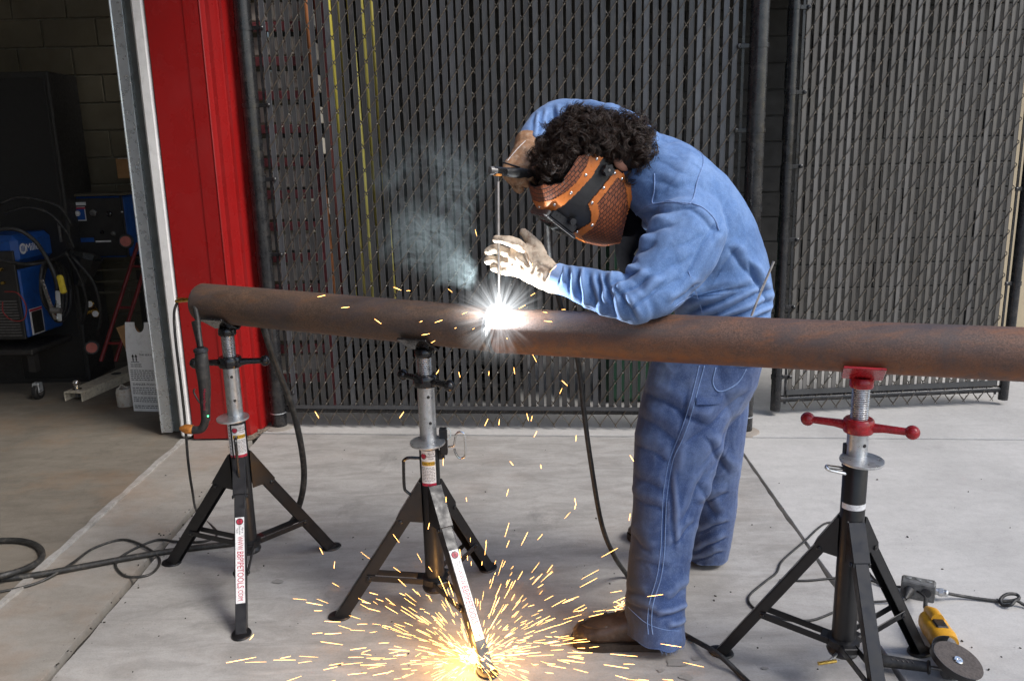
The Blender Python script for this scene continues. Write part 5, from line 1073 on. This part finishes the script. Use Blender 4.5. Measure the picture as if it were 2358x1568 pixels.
for k in range(K + 1):
    th = R(80) + R(190) * k / K
    for (r_, z) in ((.030, -.004), (.080, -.004), (.082, .018), (.0805, .018), (.0785, -.002), (.030, -.002)): gv.append(DF @ Vector((r_ * math.cos(th), r_ * math.sin(th), z)))
for k in range(K):
    for j in range(6): gf_.append((k * 6 + j, k * 6 + (j + 1) % 6, k * 6 + 6 + (j + 1) % 6, k * 6 + 6 + j))
gf_.append(tuple(range(6))); gf_.append(tuple(range(K * 6, K * 6 + 6))); MB().add(gv, gf_).build('wheel_guard', M['black'], gr, True, 40)
hA2, hB2 = gz(2142, 1536, .040), gz(2024, 1519, .034); hd_ = (hB2 - hA2)
MB().tube([hA2 - hd_ * .35, hA2], .006, 10).build('handle_stud', M['bevel'], gr, True)
sh = MB().tube([hA2, hA2 + hd_ * .04, hA2 + hd_ * .07, hA2 + hd_ * .4, hA2 + hd_ * .85, hA2 + hd_ * .97, hB2], [.020, .022, .0155, .0165, .0185, .020, .017], 18).build('side_handle', M['rubber'], gr, True)
for k in range(5): MB().box(hA2 + hd_ * (.38 + .1 * k) + Vector((0, -.006, .0155)), (.003, .018, .003), Matrix.Rotation(.2, 3, 'Z'), bev=.001).build('grip_rib', M['bevel'], sh)
ob_ = thing('outlet_box', 'grey metal outlet box with a plug in it, on the floor behind the grinder', 'outlet box', gz(2120, 1365))
oA, oB = gz(2072, 1372), gz(2152, 1388); ox = Vector((oB.x - oA.x, oB.y - oA.y, 0)).normalized(); oy = Vector((-ox.y, ox.x, 0)); OR = Matrix((ox, oy, Vector((0, 0, 1)))).transposed(); oc = (oA + oB) / 2 + oy * .028 + Vector((0, 0, .032)); oL = (oB - oA).length
ORt = OR @ Matrix.Rotation(R(-8), 3, 'X')
MB().box(oc, (oL, .052, .062), ORt, bev=.006).build('box_body', M['outlet'], ob_)
fp = MB().box(oc - oy * .027 + Vector((0, 0, -.002)), (oL * .97, .004, .058), ORt, bev=.0015).build('face_plate', M['outlet'], ob_)
for k, s_ in enumerate((-.24, .24)):
    MB().lathe([(.0165, 0), (.0165, .0018), (.0150, .0024)], frame(oc - oy * .029 + ox * s_ * oL, z=-oy), 20).build('socket', M['plastic'], fp, True)
pl = MB().lathe([(.017, 0), (.018, .012), (.013, .026), (.008, .036), (.006, .052)], frame(oc - oy * .031 - ox * .24 * oL, z=-oy - Vector((.25, 0, .25))), 18).build('plug', M['rubber'], ob_, True)
for s_ in (-.3, 0, .3): MB().lathe([(.010, 0), (.0098, .0012)], frame(oc + ox * s_ * oL + Vector((0, -.002, .0312)) + oy * .006, z=ORt.col[2]), 16).build('knockout', M['zinc'], ob_, True)
gle = oc + ox * oL * .5; MB().lathe([(.012, 0), (.012, .010), (.015, .011), (.015, .024), (.011, .025), (.013, .034), (.008, .040)], frame(gle, z=ox), 12).build('cable_gland', M['zinc'], ob_, True, 30)
pe = oc - oy * .031 - ox * .24 * oL + (-oy - Vector((.25, 0, .25))).normalized() * .052
cable('grinder_cord', 'thin black cord coiled round the red handled stand, joining grinder to outlet box', [gA + gu * .02 - gd * .03, gz(2128, 1372, .05), gz(2090, 1352, .012), gz(2030, 1345, .006), gz(1990, 1300, .006), gz(1955, 1222, .006), gz(1905, 1203, .006), gz(1850, 1248, .006), gz(1802, 1290, .006), gz(1788, 1318, .006), gz(1760, 1340, .006), gz(1724, 1374, .006), gz(1740, 1402, .006), gz(1795, 1422, .006), gz(1865, 1428, .006), gz(1930, 1405, .006), gz(1985, 1388, .006), gz(2035, 1384, .012), pe], .0042, 'rubber')
cable('grinder_cord', 'short loop of black cord lying between the legs of the red handled stand', [gz(1795, 1335, .006), gz(1860, 1336, .006), gz(1930, 1330, .006), gz(1990, 1334, .006), gz(2040, 1346, .014)], .0042, 'rubber')
MB().tube([gA + gu * .022 - gd * .018, gA + gu * .02 - gd * .045, gz(2131, 1378, .052)], [.009, .0075, .006], 10).build('strain_relief', M['rubber'], gr, True)
kn = gz(2318, 1382, .012)
cable('power_cord', 'black power cord with an overhand knot leading away from the outlet box', [gle + ox * .038, gz(2215, 1372, .014), gz(2270, 1380, .008), gz(2315, 1384, .010), gz(2345, 1378, .020), gz(2340, 1368, .026), gz(2318, 1368, .028), gz(2304, 1380, .016), gz(2310, 1393, .008), gz(2328, 1392, .018), gz(2340, 1382, .026), gz(2362, 1394, .010), gz(2420, 1420, .008)], .0058, 'rubber')
# ================================================================== GARAGE CONTENTS
M['blue'] = simple('blue_machine_paint', (.012, .075, .30), .4, 0, var=.2, scale=10, bump=.1, dirt=(.02, .03, .06), dirt_amt=.4)
M['mgrey'] = simple('dark_machine_panel', (.022, .021, .020), .5, 0, var=.3, scale=20); M['card'] = simple('brown_cardboard', (.36, .20, .085), .85, 0, var=.15, scale=15, bump=.3)
M['boxwhite'] = simple('white_carton', (.82, .82, .81), .7, 0, var=.06, scale=15, bump=.15, dirt=(.42, .40, .37), dirt_amt=.3); M['offwhite'] = simple('chipped_white_enamel', (.66, .60, .47), .5, 0, var=.18, scale=20, bump=.25, dirt=(.14, .09, .05), dirt_amt=.6)
M['jug'] = simple('dirty_white_plastic', (.55, .52, .46), .5, 0, var=.15, scale=22, dirt=(.32, .16, .06), dirt_amt=.6); M['oldyellow'] = simple('yellow_vinyl', (.55, .42, .03), .5, 0, var=.2, scale=40); M['redtruck'] = simple('dull_red_frame', (.20, .02, .02), .5, 0, var=.3, scale=20); M['pinkhub'] = simple('red_wheel_hub', (.45, .10, .07), .5, 0, var=.25, scale=30)
# blue welder on a cart
W1 = at(71, 800, 5.55); W2 = at(166, 752, 6.05); wx = Vector((W2.x - W1.x, W2.y - W1.y, 0)).normalized(); wy = Vector((-wx.y, wx.x, 0)); WL = Vector((W2.x - W1.x, W2.y - W1.y, 0)).length; zb = W1.z; WT = at(71, 545, 5.55).z; wh = WT - zb
wr = Matrix((wx, wy, Vector((0, 0, 1)))).transposed(); W0 = Vector((W1.x, W1.y, 0)); WP = lambda x, y, z: W0 + wx * x + wy * y + Vector((0, 0, z))
wm_ = thing('blue_welder', 'blue welding machine on a black cart with coiled leads, in the dark garage', 'welder', WP(WL / 2, .16, 0))
MB().box(WP(WL / 2, .18, zb + wh * .40), (WL, .36, wh * .62), wr, bev=.01).build('lower_case', M['blue'], wm_)
MB().box(WP(WL / 2, .18, zb + wh * .72), (WL * .96, .34, wh * .06), wr).build('case_gap', M['mgrey'], wm_)
MB().box(WP(WL / 2, .18, zb + wh * .88), (WL, .36, wh * .26), wr, bev=.035).build('hood', M['blue'], wm_)
fpn = MB().box(WP(-.012, .18, zb + wh * .48), (.02, .34, wh * .80), wr, bev=.004).build('front_panel', M['mgrey'], wm_)
for k in range(13): MB().box(WP(-.026, .18, zb + wh * (.12 + .026 * k)), (.010, .30, wh * .012), wr).build('louver', M['bevel'], fpn)
for z_ in (.60, .72): MB().lathe([(.012, 0), (.012, .02), (.009, .024)], frame(WP(-.022, .10, zb + wh * z_), z=-wx), 12).build('terminal', M['brass'], fpn, True)
lgm = frame(WP(.075, -.0012, zb + wh * .885), x=wx, y=(0, 0, 1)); MB().prism([(.036 * math.cos(2 * math.pi * i / 20), .036 * math.sin(2 * math.pi * i / 20)) for i in range(20)], .0006, lgm).build('emblem', M['label'], wm_)
for k in (-1, 0, 1): MB().box(lgm @ Vector((.014 * k, 0, .0012)), (.008, .0008, .036 + .006 * (k == 0)), wr).build('emblem_bar', M['blue'], wm_)
text_mesh('Miller', .072, frame(WP(.190, -.0014, zb + wh * .885), x=wx, y=(0, 0, 1)), .0004).build('lettering', M['label'], wm_)
wl_ = MB().box(WP(.11, -.001, zb + wh * .22), (.14, .001, wh * .24), wr).build('warning_label', M['label'], wm_); MB().box(WP(.115, -.0022, zb + wh * .21), (.115, .001, wh * .20), wr).build('label_panel', M['mgrey'], wl_); MB().box(WP(.11, -.0026, zb + wh * .325), (.135, .001, wh * .02), wr).build('label_band', M['ink_red'], wl_)
MB().box(WP(WL / 2, .18, zb - .02), (WL + .14, .46, .035), wr, bev=.006).build('cart_deck', M['mgrey'], wm_)
def caster(p, parent, r_=.055, hub='bevel'):
    f = MB().box(p + Vector((0, 0, r_ * 1.55)), (.05, .05, r_ * 1.2), wr, bev=.004).build('caster_fork', M['galv'], parent); wv = wx.cross(Vector((0, 0, 1)))
    MB().lathe([(.02, -.018), (r_ * .9, -.018), (r_, -.012), (r_, .012), (r_ * .9, .018), (.02, .018)], frame(p + Vector((0, 0, r_)), z=wy), 22).build('wheel', M['rubber'], f, True); MB().lathe([(.004, -.021), (r_ * .5, -.020), (r_ * .5, .020), (.004, .021)], frame(p + Vector((0, 0, r_)), z=wy), 16).build('wheel_hub', M[hub], f, True)
caster(WP(-.01, -.01, 0), wm_); caster(WP(WL, -.01, 0), wm_); caster(WP(WL, .36, 0), wm_)
MB().box(WP(-.01, -.01, zb * .75), (.05, .05, zb * .4), wr).build('cart_post', M['mgrey'], wm_); MB().box(WP(WL, .0, zb * .75), (.05, .05, zb * .4), wr).build('cart_post', M['mgrey'], wm_)
# leads coiled on its side, with spring clamp
for k in range(5):
    cc = at(112 + 5 * k, 660 + 3 * k, 5.50 + .03 * k); rx, rz_ = .085 + .016 * k, .155 + .012 * k; loop = [cc + wx * (rx * math.cos(t)) + Vector((0, -.01 * math.sin(2 * t + k), rz_ * math.sin(t))) for t in np.linspace(0, 6.283, 13)]
    cable('coiled_lead', ['innermost black loop of the lead coils hung on the blue welder', 'second black loop out from the middle of the coils on the blue welder', 'middle black loop of the lead coils hung on the blue welder', 'fourth black loop out from the middle of the coils on the blue welder', 'outermost black loop of the lead coils hung on the blue welder'][k], loop, .010, 'rubber', 5, 'leads coiled on the blue welder')
cable('coiled_lead', 'heavy black lead draped over the hood of the blue welder', [at(-30, 535, 5.35), at(30, 527, 5.38), at(75, 550, 5.42), at(105, 590, 5.45), at(128, 640, 5.45), at(132, 690, 5.45)], .013, 'rubber')
cable('coiled_lead', 'long black lead strung across the front of the blue welder', [at(-30, 590, 5.40), at(30, 605, 5.42), at(80, 608, 5.44), at(130, 595, 5.6), at(160, 575, 5.8)], .011, 'rubber')
cable('red_lead', 'thin red lead looping over the front of the blue welder', [at(10, 672, 5.42), at(40, 675, 5.40), at(60, 705, 5.40), at(55, 735, 5.40), at(30, 738, 5.41), at(8, 720, 5.43), at(6, 695, 5.43)], .004, 'redtruck')
sc_ = thing('spring_clamp', 'bare metal spring clamp with yellow grip hanging on the blue welder', 'clamp', at(130, 690, 5.36))
MB().box(at(112, 690, 5.36), (.026, .012, .27), Matrix.Rotation(-.20, 3, 'Y'), bev=.005).build('clamp_arm', M['chrome'], sc_); MB().box(at(135, 705, 5.36), (.030, .012, .20), Matrix.Rotation(.07, 3, 'Y'), bev=.005).build('clamp_arm', M['galv'], sc_)
MB().box(at(142, 655, 5.35), (.040, .030, .12), Matrix.Rotation(-.10, 3, 'Y'), bev=.01).build('grip', M['oldyellow'], sc_); MB().tube([at(118, 715, 5.35), at(140, 715, 5.35)], .02, 12).build('spring', M['bevel'], sc_, True)
# black welder behind it on a stand
b0, b1 = at(132, 596, 6.10), at(300, 598, 6.10); bt = at(132, 455, 6.10)
w2 = thing('black_welder', 'black fronted welding machine with round dials standing on a rack', 'welder', ((b0.x + b1.x) / 2, 6.2, 0))
bw = b1.x - b0.x; bh_ = bt.z - b0.z; bc = Vector(((b0.x + b1.x) / 2, 6.28, (bt.z + b0.z) / 2))
MB().box(bc, (bw, .36, bh_), bev=.012).build('case', M['blue'], w2); fpb = MB().box(bc + Vector((0, -.185, 0)), (bw * .96, .012, bh_ * .95), bev=.003).build('front_panel', M['mgrey'], w2)
for s_ in (-1, 1): MB().box(bc + Vector((s_ * bw * .485, -.19, 0)), (.018, .02, bh_), bev=.004).build('panel_edge', M['black'], w2)
MB().box(bc + Vector((0, .0, bh_ / 2 + .012)), (bw * 1.06, .40, .016), bev=.004).build('top_shelf', M['block'], w2)
for (px_, py_, r_, m_) in ((179, 492, .020, 'label'), (216, 490, .026, 'bevel'), (252, 493, .022, 'black_gloss'), (282, 488, .006, 'label'), (236, 535, .012, 'black_gloss'), (262, 538, .016, 'bevel')):
    q = at(px_, py_, 6.085); MB().lathe([(r_, 0), (r_ * .9, .016), (r_ * .5, .020)], frame(q, z=(0, -1, 0)), 14).build('dial', M[m_], fpb, True)
dp = MB().box(at(180, 493, 6.090), (.11, .004, .10), bev=.001).build('dial_plate', M['label'], fpb); MB().box(at(180, 493, 6.087), (.095, .003, .085)).build('dial_face', M['blue'], dp); MB().box(at(180, 480, 6.0855), (.100, .002, .012)).build('dial_band', M['ink_red'], dp)
MB().box(at(172, 470, 6.09), (.16, .003, .022)).build('name_plate', M['label'], fpb); MB().box(at(190, 553, 6.09), (.17, .003, .030)).build('name_plate', M['blue'], fpb); MB().box(at(238, 556, 6.088), (.11, .003, .012)).build('name_plate', M['label'], fpb)
for k, y_ in enumerate((598, 625, 652, 678)): q = at(235, y_, 6.12); MB().box((q.x, 6.2, q.z), (bw * .95, .02, .012)).build('shelf_bar', M['block'], w2)
for s_ in (-1, 1): MB().box((bc.x + s_ * bw * .47, 6.25, b0.z / 2), (.03, .03, b0.z)).build('stand_leg', M['mgrey'], w2)
for s_ in (-1, 1): MB().box((bc.x + s_ * bw * .47, 6.40, b0.z / 2), (.03, .03, b0.z)).build('stand_leg', M['mgrey'], w2)
cb_ = thing('cardboard_box', 'small brown cardboard box on top of the black fronted welder', 'box', at(294, 405, 6.3)); q = at(296, 388, 6.3); MB().box(q, (.13, .10, .14), bev=.003).build('carton', M['card'], cb_); MB().box(q + Vector((0, -.02, .071)), (.05, .16, .003)).build('tape', M['label'], cb_)
jr = thing('wire_spools', 'stack of clear plastic spools beside the black fronted welder', 'spools', at(115, 470, 6.2))
for k in range(2): q = at(115, 468 - 25 * k, 6.2); MB().lathe([(.10, 0), (.12, .004), (.12, .012), (.09, .014), (.09, .05), (.12, .052), (.12, .06), (.10, .064)], Matrix.Translation(q), 24).build('spool', M['mgrey'] if k else M['outlet'], jr, True, 40)
q = at(115, 500, 6.2); MB().box((q.x, 6.2, q.z / 2), (.26, .26, q.z)).build('spool_box', M['mgrey'], jr)
cab = thing('tall_cabinet', 'tall black cabinet at the back of the dark garage', 'cabinet', (-4.3, 6.0, 0)); q1_, q2_ = at(0, 80, 5.95), at(98, 92, 5.95)
MB().box(((-5.0 + q2_.x) / 2, 6.15, 1.09), (q2_.x + 5.0, .4, 2.18), bev=.01).build('carcass', M['mgrey'], cab); MB().box(((q2_.x) - .25, 5.945, 1.09), (.45, .012, 2.1), bev=.004).build('door', M['ink_black'], cab); MB().box((q2_.x - .06, 5.935, 1.1), (.015, .02, .14), bev=.003).build('handle', M['bevel'], cab)
# red hand truck leaning, with wheels
ht = thing('hand_truck', 'dull red hand truck frame leaning beside the black fronted welder', 'hand truck', at(240, 830, 5.9))
for dx in (0, 34): MB().tube([at(232 + dx, 832, 5.75), at(318 + dx, 560, 6.05)], .014, 10).build('rail', M['redtruck'], ht, True)
for t_ in (.15, .45, .8): MB().tube([at(232, 832, 5.75).lerp(at(318, 560, 6.05), t_), at(266, 832, 5.75).lerp(at(352, 560, 6.05), t_)], .010, 8).build('crossbar', M['redtruck'], ht, True)
for (x_, y_, Y_) in ((290, 556, 5.95), (212, 800, 5.72)):
    wv = MB().lathe([(.02, -.016), (.045, -.016), (.052, -.010), (.052, .010), (.045, .016), (.02, .016)], frame(at(x_, y_, Y_), z=(.35, -1, .1)), 22).build('wheel', M['rubber'], ht, True); MB().lathe([(.022, -.018), (.036, -.0185), (.036, .0185), (.022, .018)], frame(at(x_, y_, Y_), z=(.35, -1, .1)), 20).build('wheel_hub', M['pinkhub'], wv, True)
# hitch mount with chrome ball
hm_ = thing('hitch_mount', 'chipped white steel hitch mount with a chrome ball on the garage floor', 'hitch', gz(215, 905))
h0, h1 = gz(170, 926), gz(325, 858); hxv = (h1 - h0); HL = hxv.length; hxv.normalize(); hyv = Vector((-hxv.y, hxv.x, 0)); hr_ = Matrix((hxv, hyv, Vector((0, 0, 1)))).transposed(); hc = h0 + hxv * HL / 2
MB().box(hc + Vector((0, 0, .066)), (HL, .135, .010), hr_, bev=.003).build('top_plate', M['offwhite'], hm_)
for s_ in (-1, 1): MB().box(hc + hyv * s_ * .0635 + Vector((0, 0, .033)), (HL, .008, .060), hr_, bev=.002).build('side_flange', M['offwhite'], hm_)
bp = h0 + hxv * .05 + Vector((0, 0, .072)); MB().lathe([(.030, 0), (.030, .008), (.016, .012), (.014, .028), (.022, .034), (.0255, .048), (.022, .064), (.012, .072), (.001, .074)], Matrix.Translation(bp), 22).build('tow_ball', M['chrome'], hm_, True, 50)
MB().lathe([(.018, -.05), (.018, -.01)], Matrix.Translation(bp), 6).build('ball_nut', M['bevel'], hm_)
MB().lathe([(.035, 0), (.035, .0015)], Matrix.Translation(h0 + hxv * HL * .62 + Vector((0, 0, .0705))), 18).build('pin_hole', M['ink_black'], hm_)
# white carton with warning print
wc = thing('white_carton', 'open white cardboard carton with warning print leaning by the door track', 'carton', gz(342, 949)); X0, X1 = gz(309, 948), gz(377, 950); cx_ = (X1 - X0); CWd = cx_.length; cx_.normalize(); cy_ = Vector((-cx_.y, cx_.x, 0)); cr_ = Matrix((cx_, cy_, Vector((0, 0, 1)))).transposed(); CB = (X0 + X1) / 2
CH = .40; fpl = MB().box(CB + Vector((0, 0, CH / 2 + .002)), (CWd, .004, CH), cr_).build('front_wall', M['boxwhite'], wc)
MB().box(CB + cy_ * .24 + Vector((0, 0, CH / 2 + .002)), (CWd, .004, CH), cr_).build('back_wall', M['card'], wc)
for s_ in (-1, 1): MB().box(CB + cy_ * .12 + cx_ * s_ * (CWd / 2 - .002) + Vector((0, 0, CH / 2 + .002)), (.004, .236, CH), cr_).build('side_wall', M['card'] if s_ < 0 else M['boxwhite'], wc)
fx = frame(CB + cy_ * -.002 + Vector((0, 0, CH + .003)), x=cx_, y=Vector((0, 0, 1)) + cy_ * .10); hw = CWd / 2
npts = [(-hw, 0), (hw, 0), (hw * .93, .185), (hw * .32, .185)] + [(hw * .32 * math.cos(a), .165 - .045 * math.sin(a)) for a in np.linspace(0, math.pi, 9)] + [(-hw * .32, .185), (-hw * .93, .185)]
MB().prism(npts, .004, fx).build('front_flap', M['boxwhite'], wc); MB().prism([(0, 0), (.24, 0), (.20, .16), (.03, .16)], .004, frame(CB - cx_ * hw + Vector((0, 0, CH + .003)), x=cy_, y=Vector((0, 0, 1)) - cx_ * .5)).build('side_flap', M['card'], wc); MB().prism([(-hw, 0), (hw, 0), (hw * .95, .15), (-hw * .95, .15)], .004, frame(CB + cy_ * .242 + Vector((0, 0, CH + .003)), x=cx_, y=Vector((0, 0, 1)) + cy_ * .5)).build('back_flap', M['card'], wc)
CF = lambda x, z: frame(CB - cy_ * .0024 + cx_ * x + Vector((0, 0, z)), x=cx_, y=(0, 0, 1))
text_mesh('THIS SIDE UP', .017, CF(.032, CH - .02)).build('lettering', M['ink_black'], fpl); text_mesh('NO DEPOSIT\nNO RETURN', .013, CF(-.046, CH - .09)).build('lettering', M['ink_black'], fpl); text_mesh('DANGER POISON', .022, CF(.002, CH - .215)).build('lettering', M['ink_black'], fpl)
for x_ in (-.062, -.040):
    MB().prism([(-.004, 0), (.004, 0), (.004, .028), (.010, .028), (0, .046), (-.010, .028), (-.004, .028)], .0005, CF(x_, CH - .062)).build('up_arrow', M['ink_black'], fpl)
MB().prism([(-.028, 0), (.028, 0), (.028, .004), (-.028, .004)], .0005, CF(-.051, CH - .070)).build('arrow_bar', M['ink_black'], fpl)
pr_ = MB()
for blk_, (za, n_) in enumerate(((CH - .125, 6), (CH - .240, 4), (CH - .305, 3), (CH - .36, 2))):
    for k in range(n_):
        x_ = -hw * .88
        while x_ < hw * .8: l_ = random.uniform(.008, .024); pr_.prism([(0, 0), (l_, 0), (l_, .0055), (0, .0055)], .0004, CF(x_, za - k * .0125)); x_ += l_ + .005
o = pr_.build('small_print', M['ink_grey'], fpl); o['kind'] = 'stuff'
# scoop, tan jug and black valve by the carton
jg = thing('plastic_jug', 'cut down dirty white plastic jug beside the white carton', 'jug', gz(287, 940)); q = gz(287, 938); MB().lathe([(.052, .003), (.056, .01), (.056, .10), (.050, .125), (.049, .125), (.053, .10), (.053, .012)], Matrix.Translation((q.x, q.y + .03, 0)), 24).build('jug_wall', M['jug'], jg, True, 50); MB().tube([Vector((q.x - .03, q.y + .0, .118)), Vector((q.x - .01, q.y + .01, .15)), Vector((q.x + .02, q.y + .03, .125))], .007, 8).build('jug_handle', M['jug'], jg, True)
vb = thing('valve_canister', 'tan canister with black valve between carton and door track', 'canister', gz(388, 962)); q = gz(386, 958); MB().lathe([(.040, .002), (.045, .01), (.045, .085), (.035, .10), (.018, .105)], Matrix.Translation((q.x, q.y + .04, 0)), 20).build('canister', M['offwhite'], vb, True); MB().box((q.x - .01, q.y + .03, .145), (.07, .05, .07), bev=.012).build('valve_body', M['rubber'], vb); MB().tube([Vector((q.x - .05, q.y + .02, .15)), Vector((q.x + .03, q.y + .02, .15))], .022, 12).build('valve_knob', M['rubber'], vb, True)
# ================================================================== BEHIND THE FENCE
M['rackbeam'] = simple('maroon_rack_beam', (.20, .05, .058), .5, 0, var=.3, scale=12); M['rackpanel'] = simple('beige_stored_panel', (.62, .58, .50), .8, 0, var=.15, scale=6)
rk = thing('storage_rack', 'maroon storage rack with pale stock seen through the fence by the red column', 'rack', (-1.39, 5.35, 0))
for k in range(14): MB().box((-1.385, 5.12, .22 + .19 * k), (.50, .05, .05), bev=.003).build('beam', M['rackbeam'], rk)
for x_ in (-1.64, -1.14): MB().box((x_, 5.14, 1.4), (.05, .05, 2.8), bev=.003).build('upright', M['rackbeam'], rk); MB().box((x_, 5.62, 1.4), (.05, .05, 2.8), bev=.003).build('upright', M['rackbeam'], rk)
for k in range(13): MB().box((-1.39 + random.uniform(-.02, .02), 5.36, .31 + .19 * k), (.44, .40, .10), bev=.004).build('stock', M['rackpanel'], rk)
cols = [(.42, .16, .06), (.20, .06, .05), (.60, .52, .08), (.30, .26, .07), (.72, .66, .18), (.34, .30, .06), (.50, .44, .10)]
for k, c_ in enumerate(cols):
    px_ = 722 + 24.5 * k; q = at(px_, 300, 4.98); z0 = .62 + .06 * (k % 3); z1 = 2.7
    o = MB().tube([(q.x + .010, 5.20, .589), (q.x + .006, 5.10, 1.55), (q.x, 4.985, z1)], .017, 10).build('stock_pole', simple('painted_pole_%d' % k, c_, .5, 0, var=.15, scale=4), None, True)
    tag(o, ['orange', 'brown', 'yellow', 'olive', 'bright yellow', 'dark olive', 'mustard yellow'][k] + ' painted pole leaning on the fence from the dark pallets', 'pole')
ps = thing('pallet_stack', 'low stack of dark pallets behind the fence near the painted poles', 'pallets', (-.55, 5.5, 0))
for k in range(4):
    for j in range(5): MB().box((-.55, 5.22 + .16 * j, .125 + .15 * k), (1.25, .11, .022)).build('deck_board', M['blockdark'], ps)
    for j in range(3): MB().box((-1.10 + .55 * j, 5.54, .058 + .15 * k), (.08, .78, .11)).build('bearer', M['blockdark'], ps)
rg_ = thing('gas_regulator', 'brass gas regulator with two gauges between the welders', 'regulator', at(212, 715, 5.9))
MB().tube([at(196, 722, 5.88), at(222, 712, 5.88)], .016, 12).build('valve_body', M['brass'], rg_, True)
for (x_, y_) in ((208, 700), (222, 722)): g_ = MB().lathe([(.026, 0), (.028, .006), (.028, .02), (.024, .024)], frame(at(x_, y_, 5.88), z=(.2, -1, .1)), 18).build('gauge', M['brass'], rg_, True, 40); MB().lathe([(.022, .0245), (.0215, .0252)], frame(at(x_, y_, 5.88), z=(.2, -1, .1)), 16).build('gauge_face', M['label'], g_)
tb_ = thing('leather_hood', 'stiff black funnel shaped hood hanging between the two welders', 'hood', at(190, 640, 5.85))
MB().lathe([(.055, 0), (.075, .10), (.10, .20), (.105, .21), (.095, .20), (.05, .01)], Matrix.Translation(at(188, 655, 5.85)) @ Matrix.Rotation(.35, 4, 'Y'), 8).build('hood_wall', M['rubber'], tb_)
for k, pts_ in enumerate(([(0, 470), (40, 455), (95, 462), (140, 480), (165, 520)], [(10, 492), (60, 478), (110, 490), (150, 530), (172, 575)], [(150, 580), (185, 640), (200, 700), (190, 745)], [(165, 590), (215, 650), (232, 720), (225, 770)])):
    cable('hanging_lead', ['dark lead draped over the top of the blue welder', 'lower dark lead draped across the blue welder', 'dark hose hanging beside the brass regulator', 'dark hose hanging below the black fronted welder'][k], [at(x_, y_, 5.62 + .03 * i_) for i_, (x_, y_) in enumerate(pts_)], .011, 'rubber', 6)
gb = thing('green_bin', 'dark green bin behind the fence next to the right hand post', 'bin', (.95, 5.3, 0)); M['green'] = simple('dark_green_plastic', (.012, .055, .030), .5, 0, var=.2, scale=8)
MB().box((.95, 5.35, .55), (.75, .5, 1.08), bev=.03).build('bin_body', M['green'], gb); MB().box((.95, 5.34, 1.115), (.80, .55, .05), bev=.02).build('bin_lid', M['green'], gb)
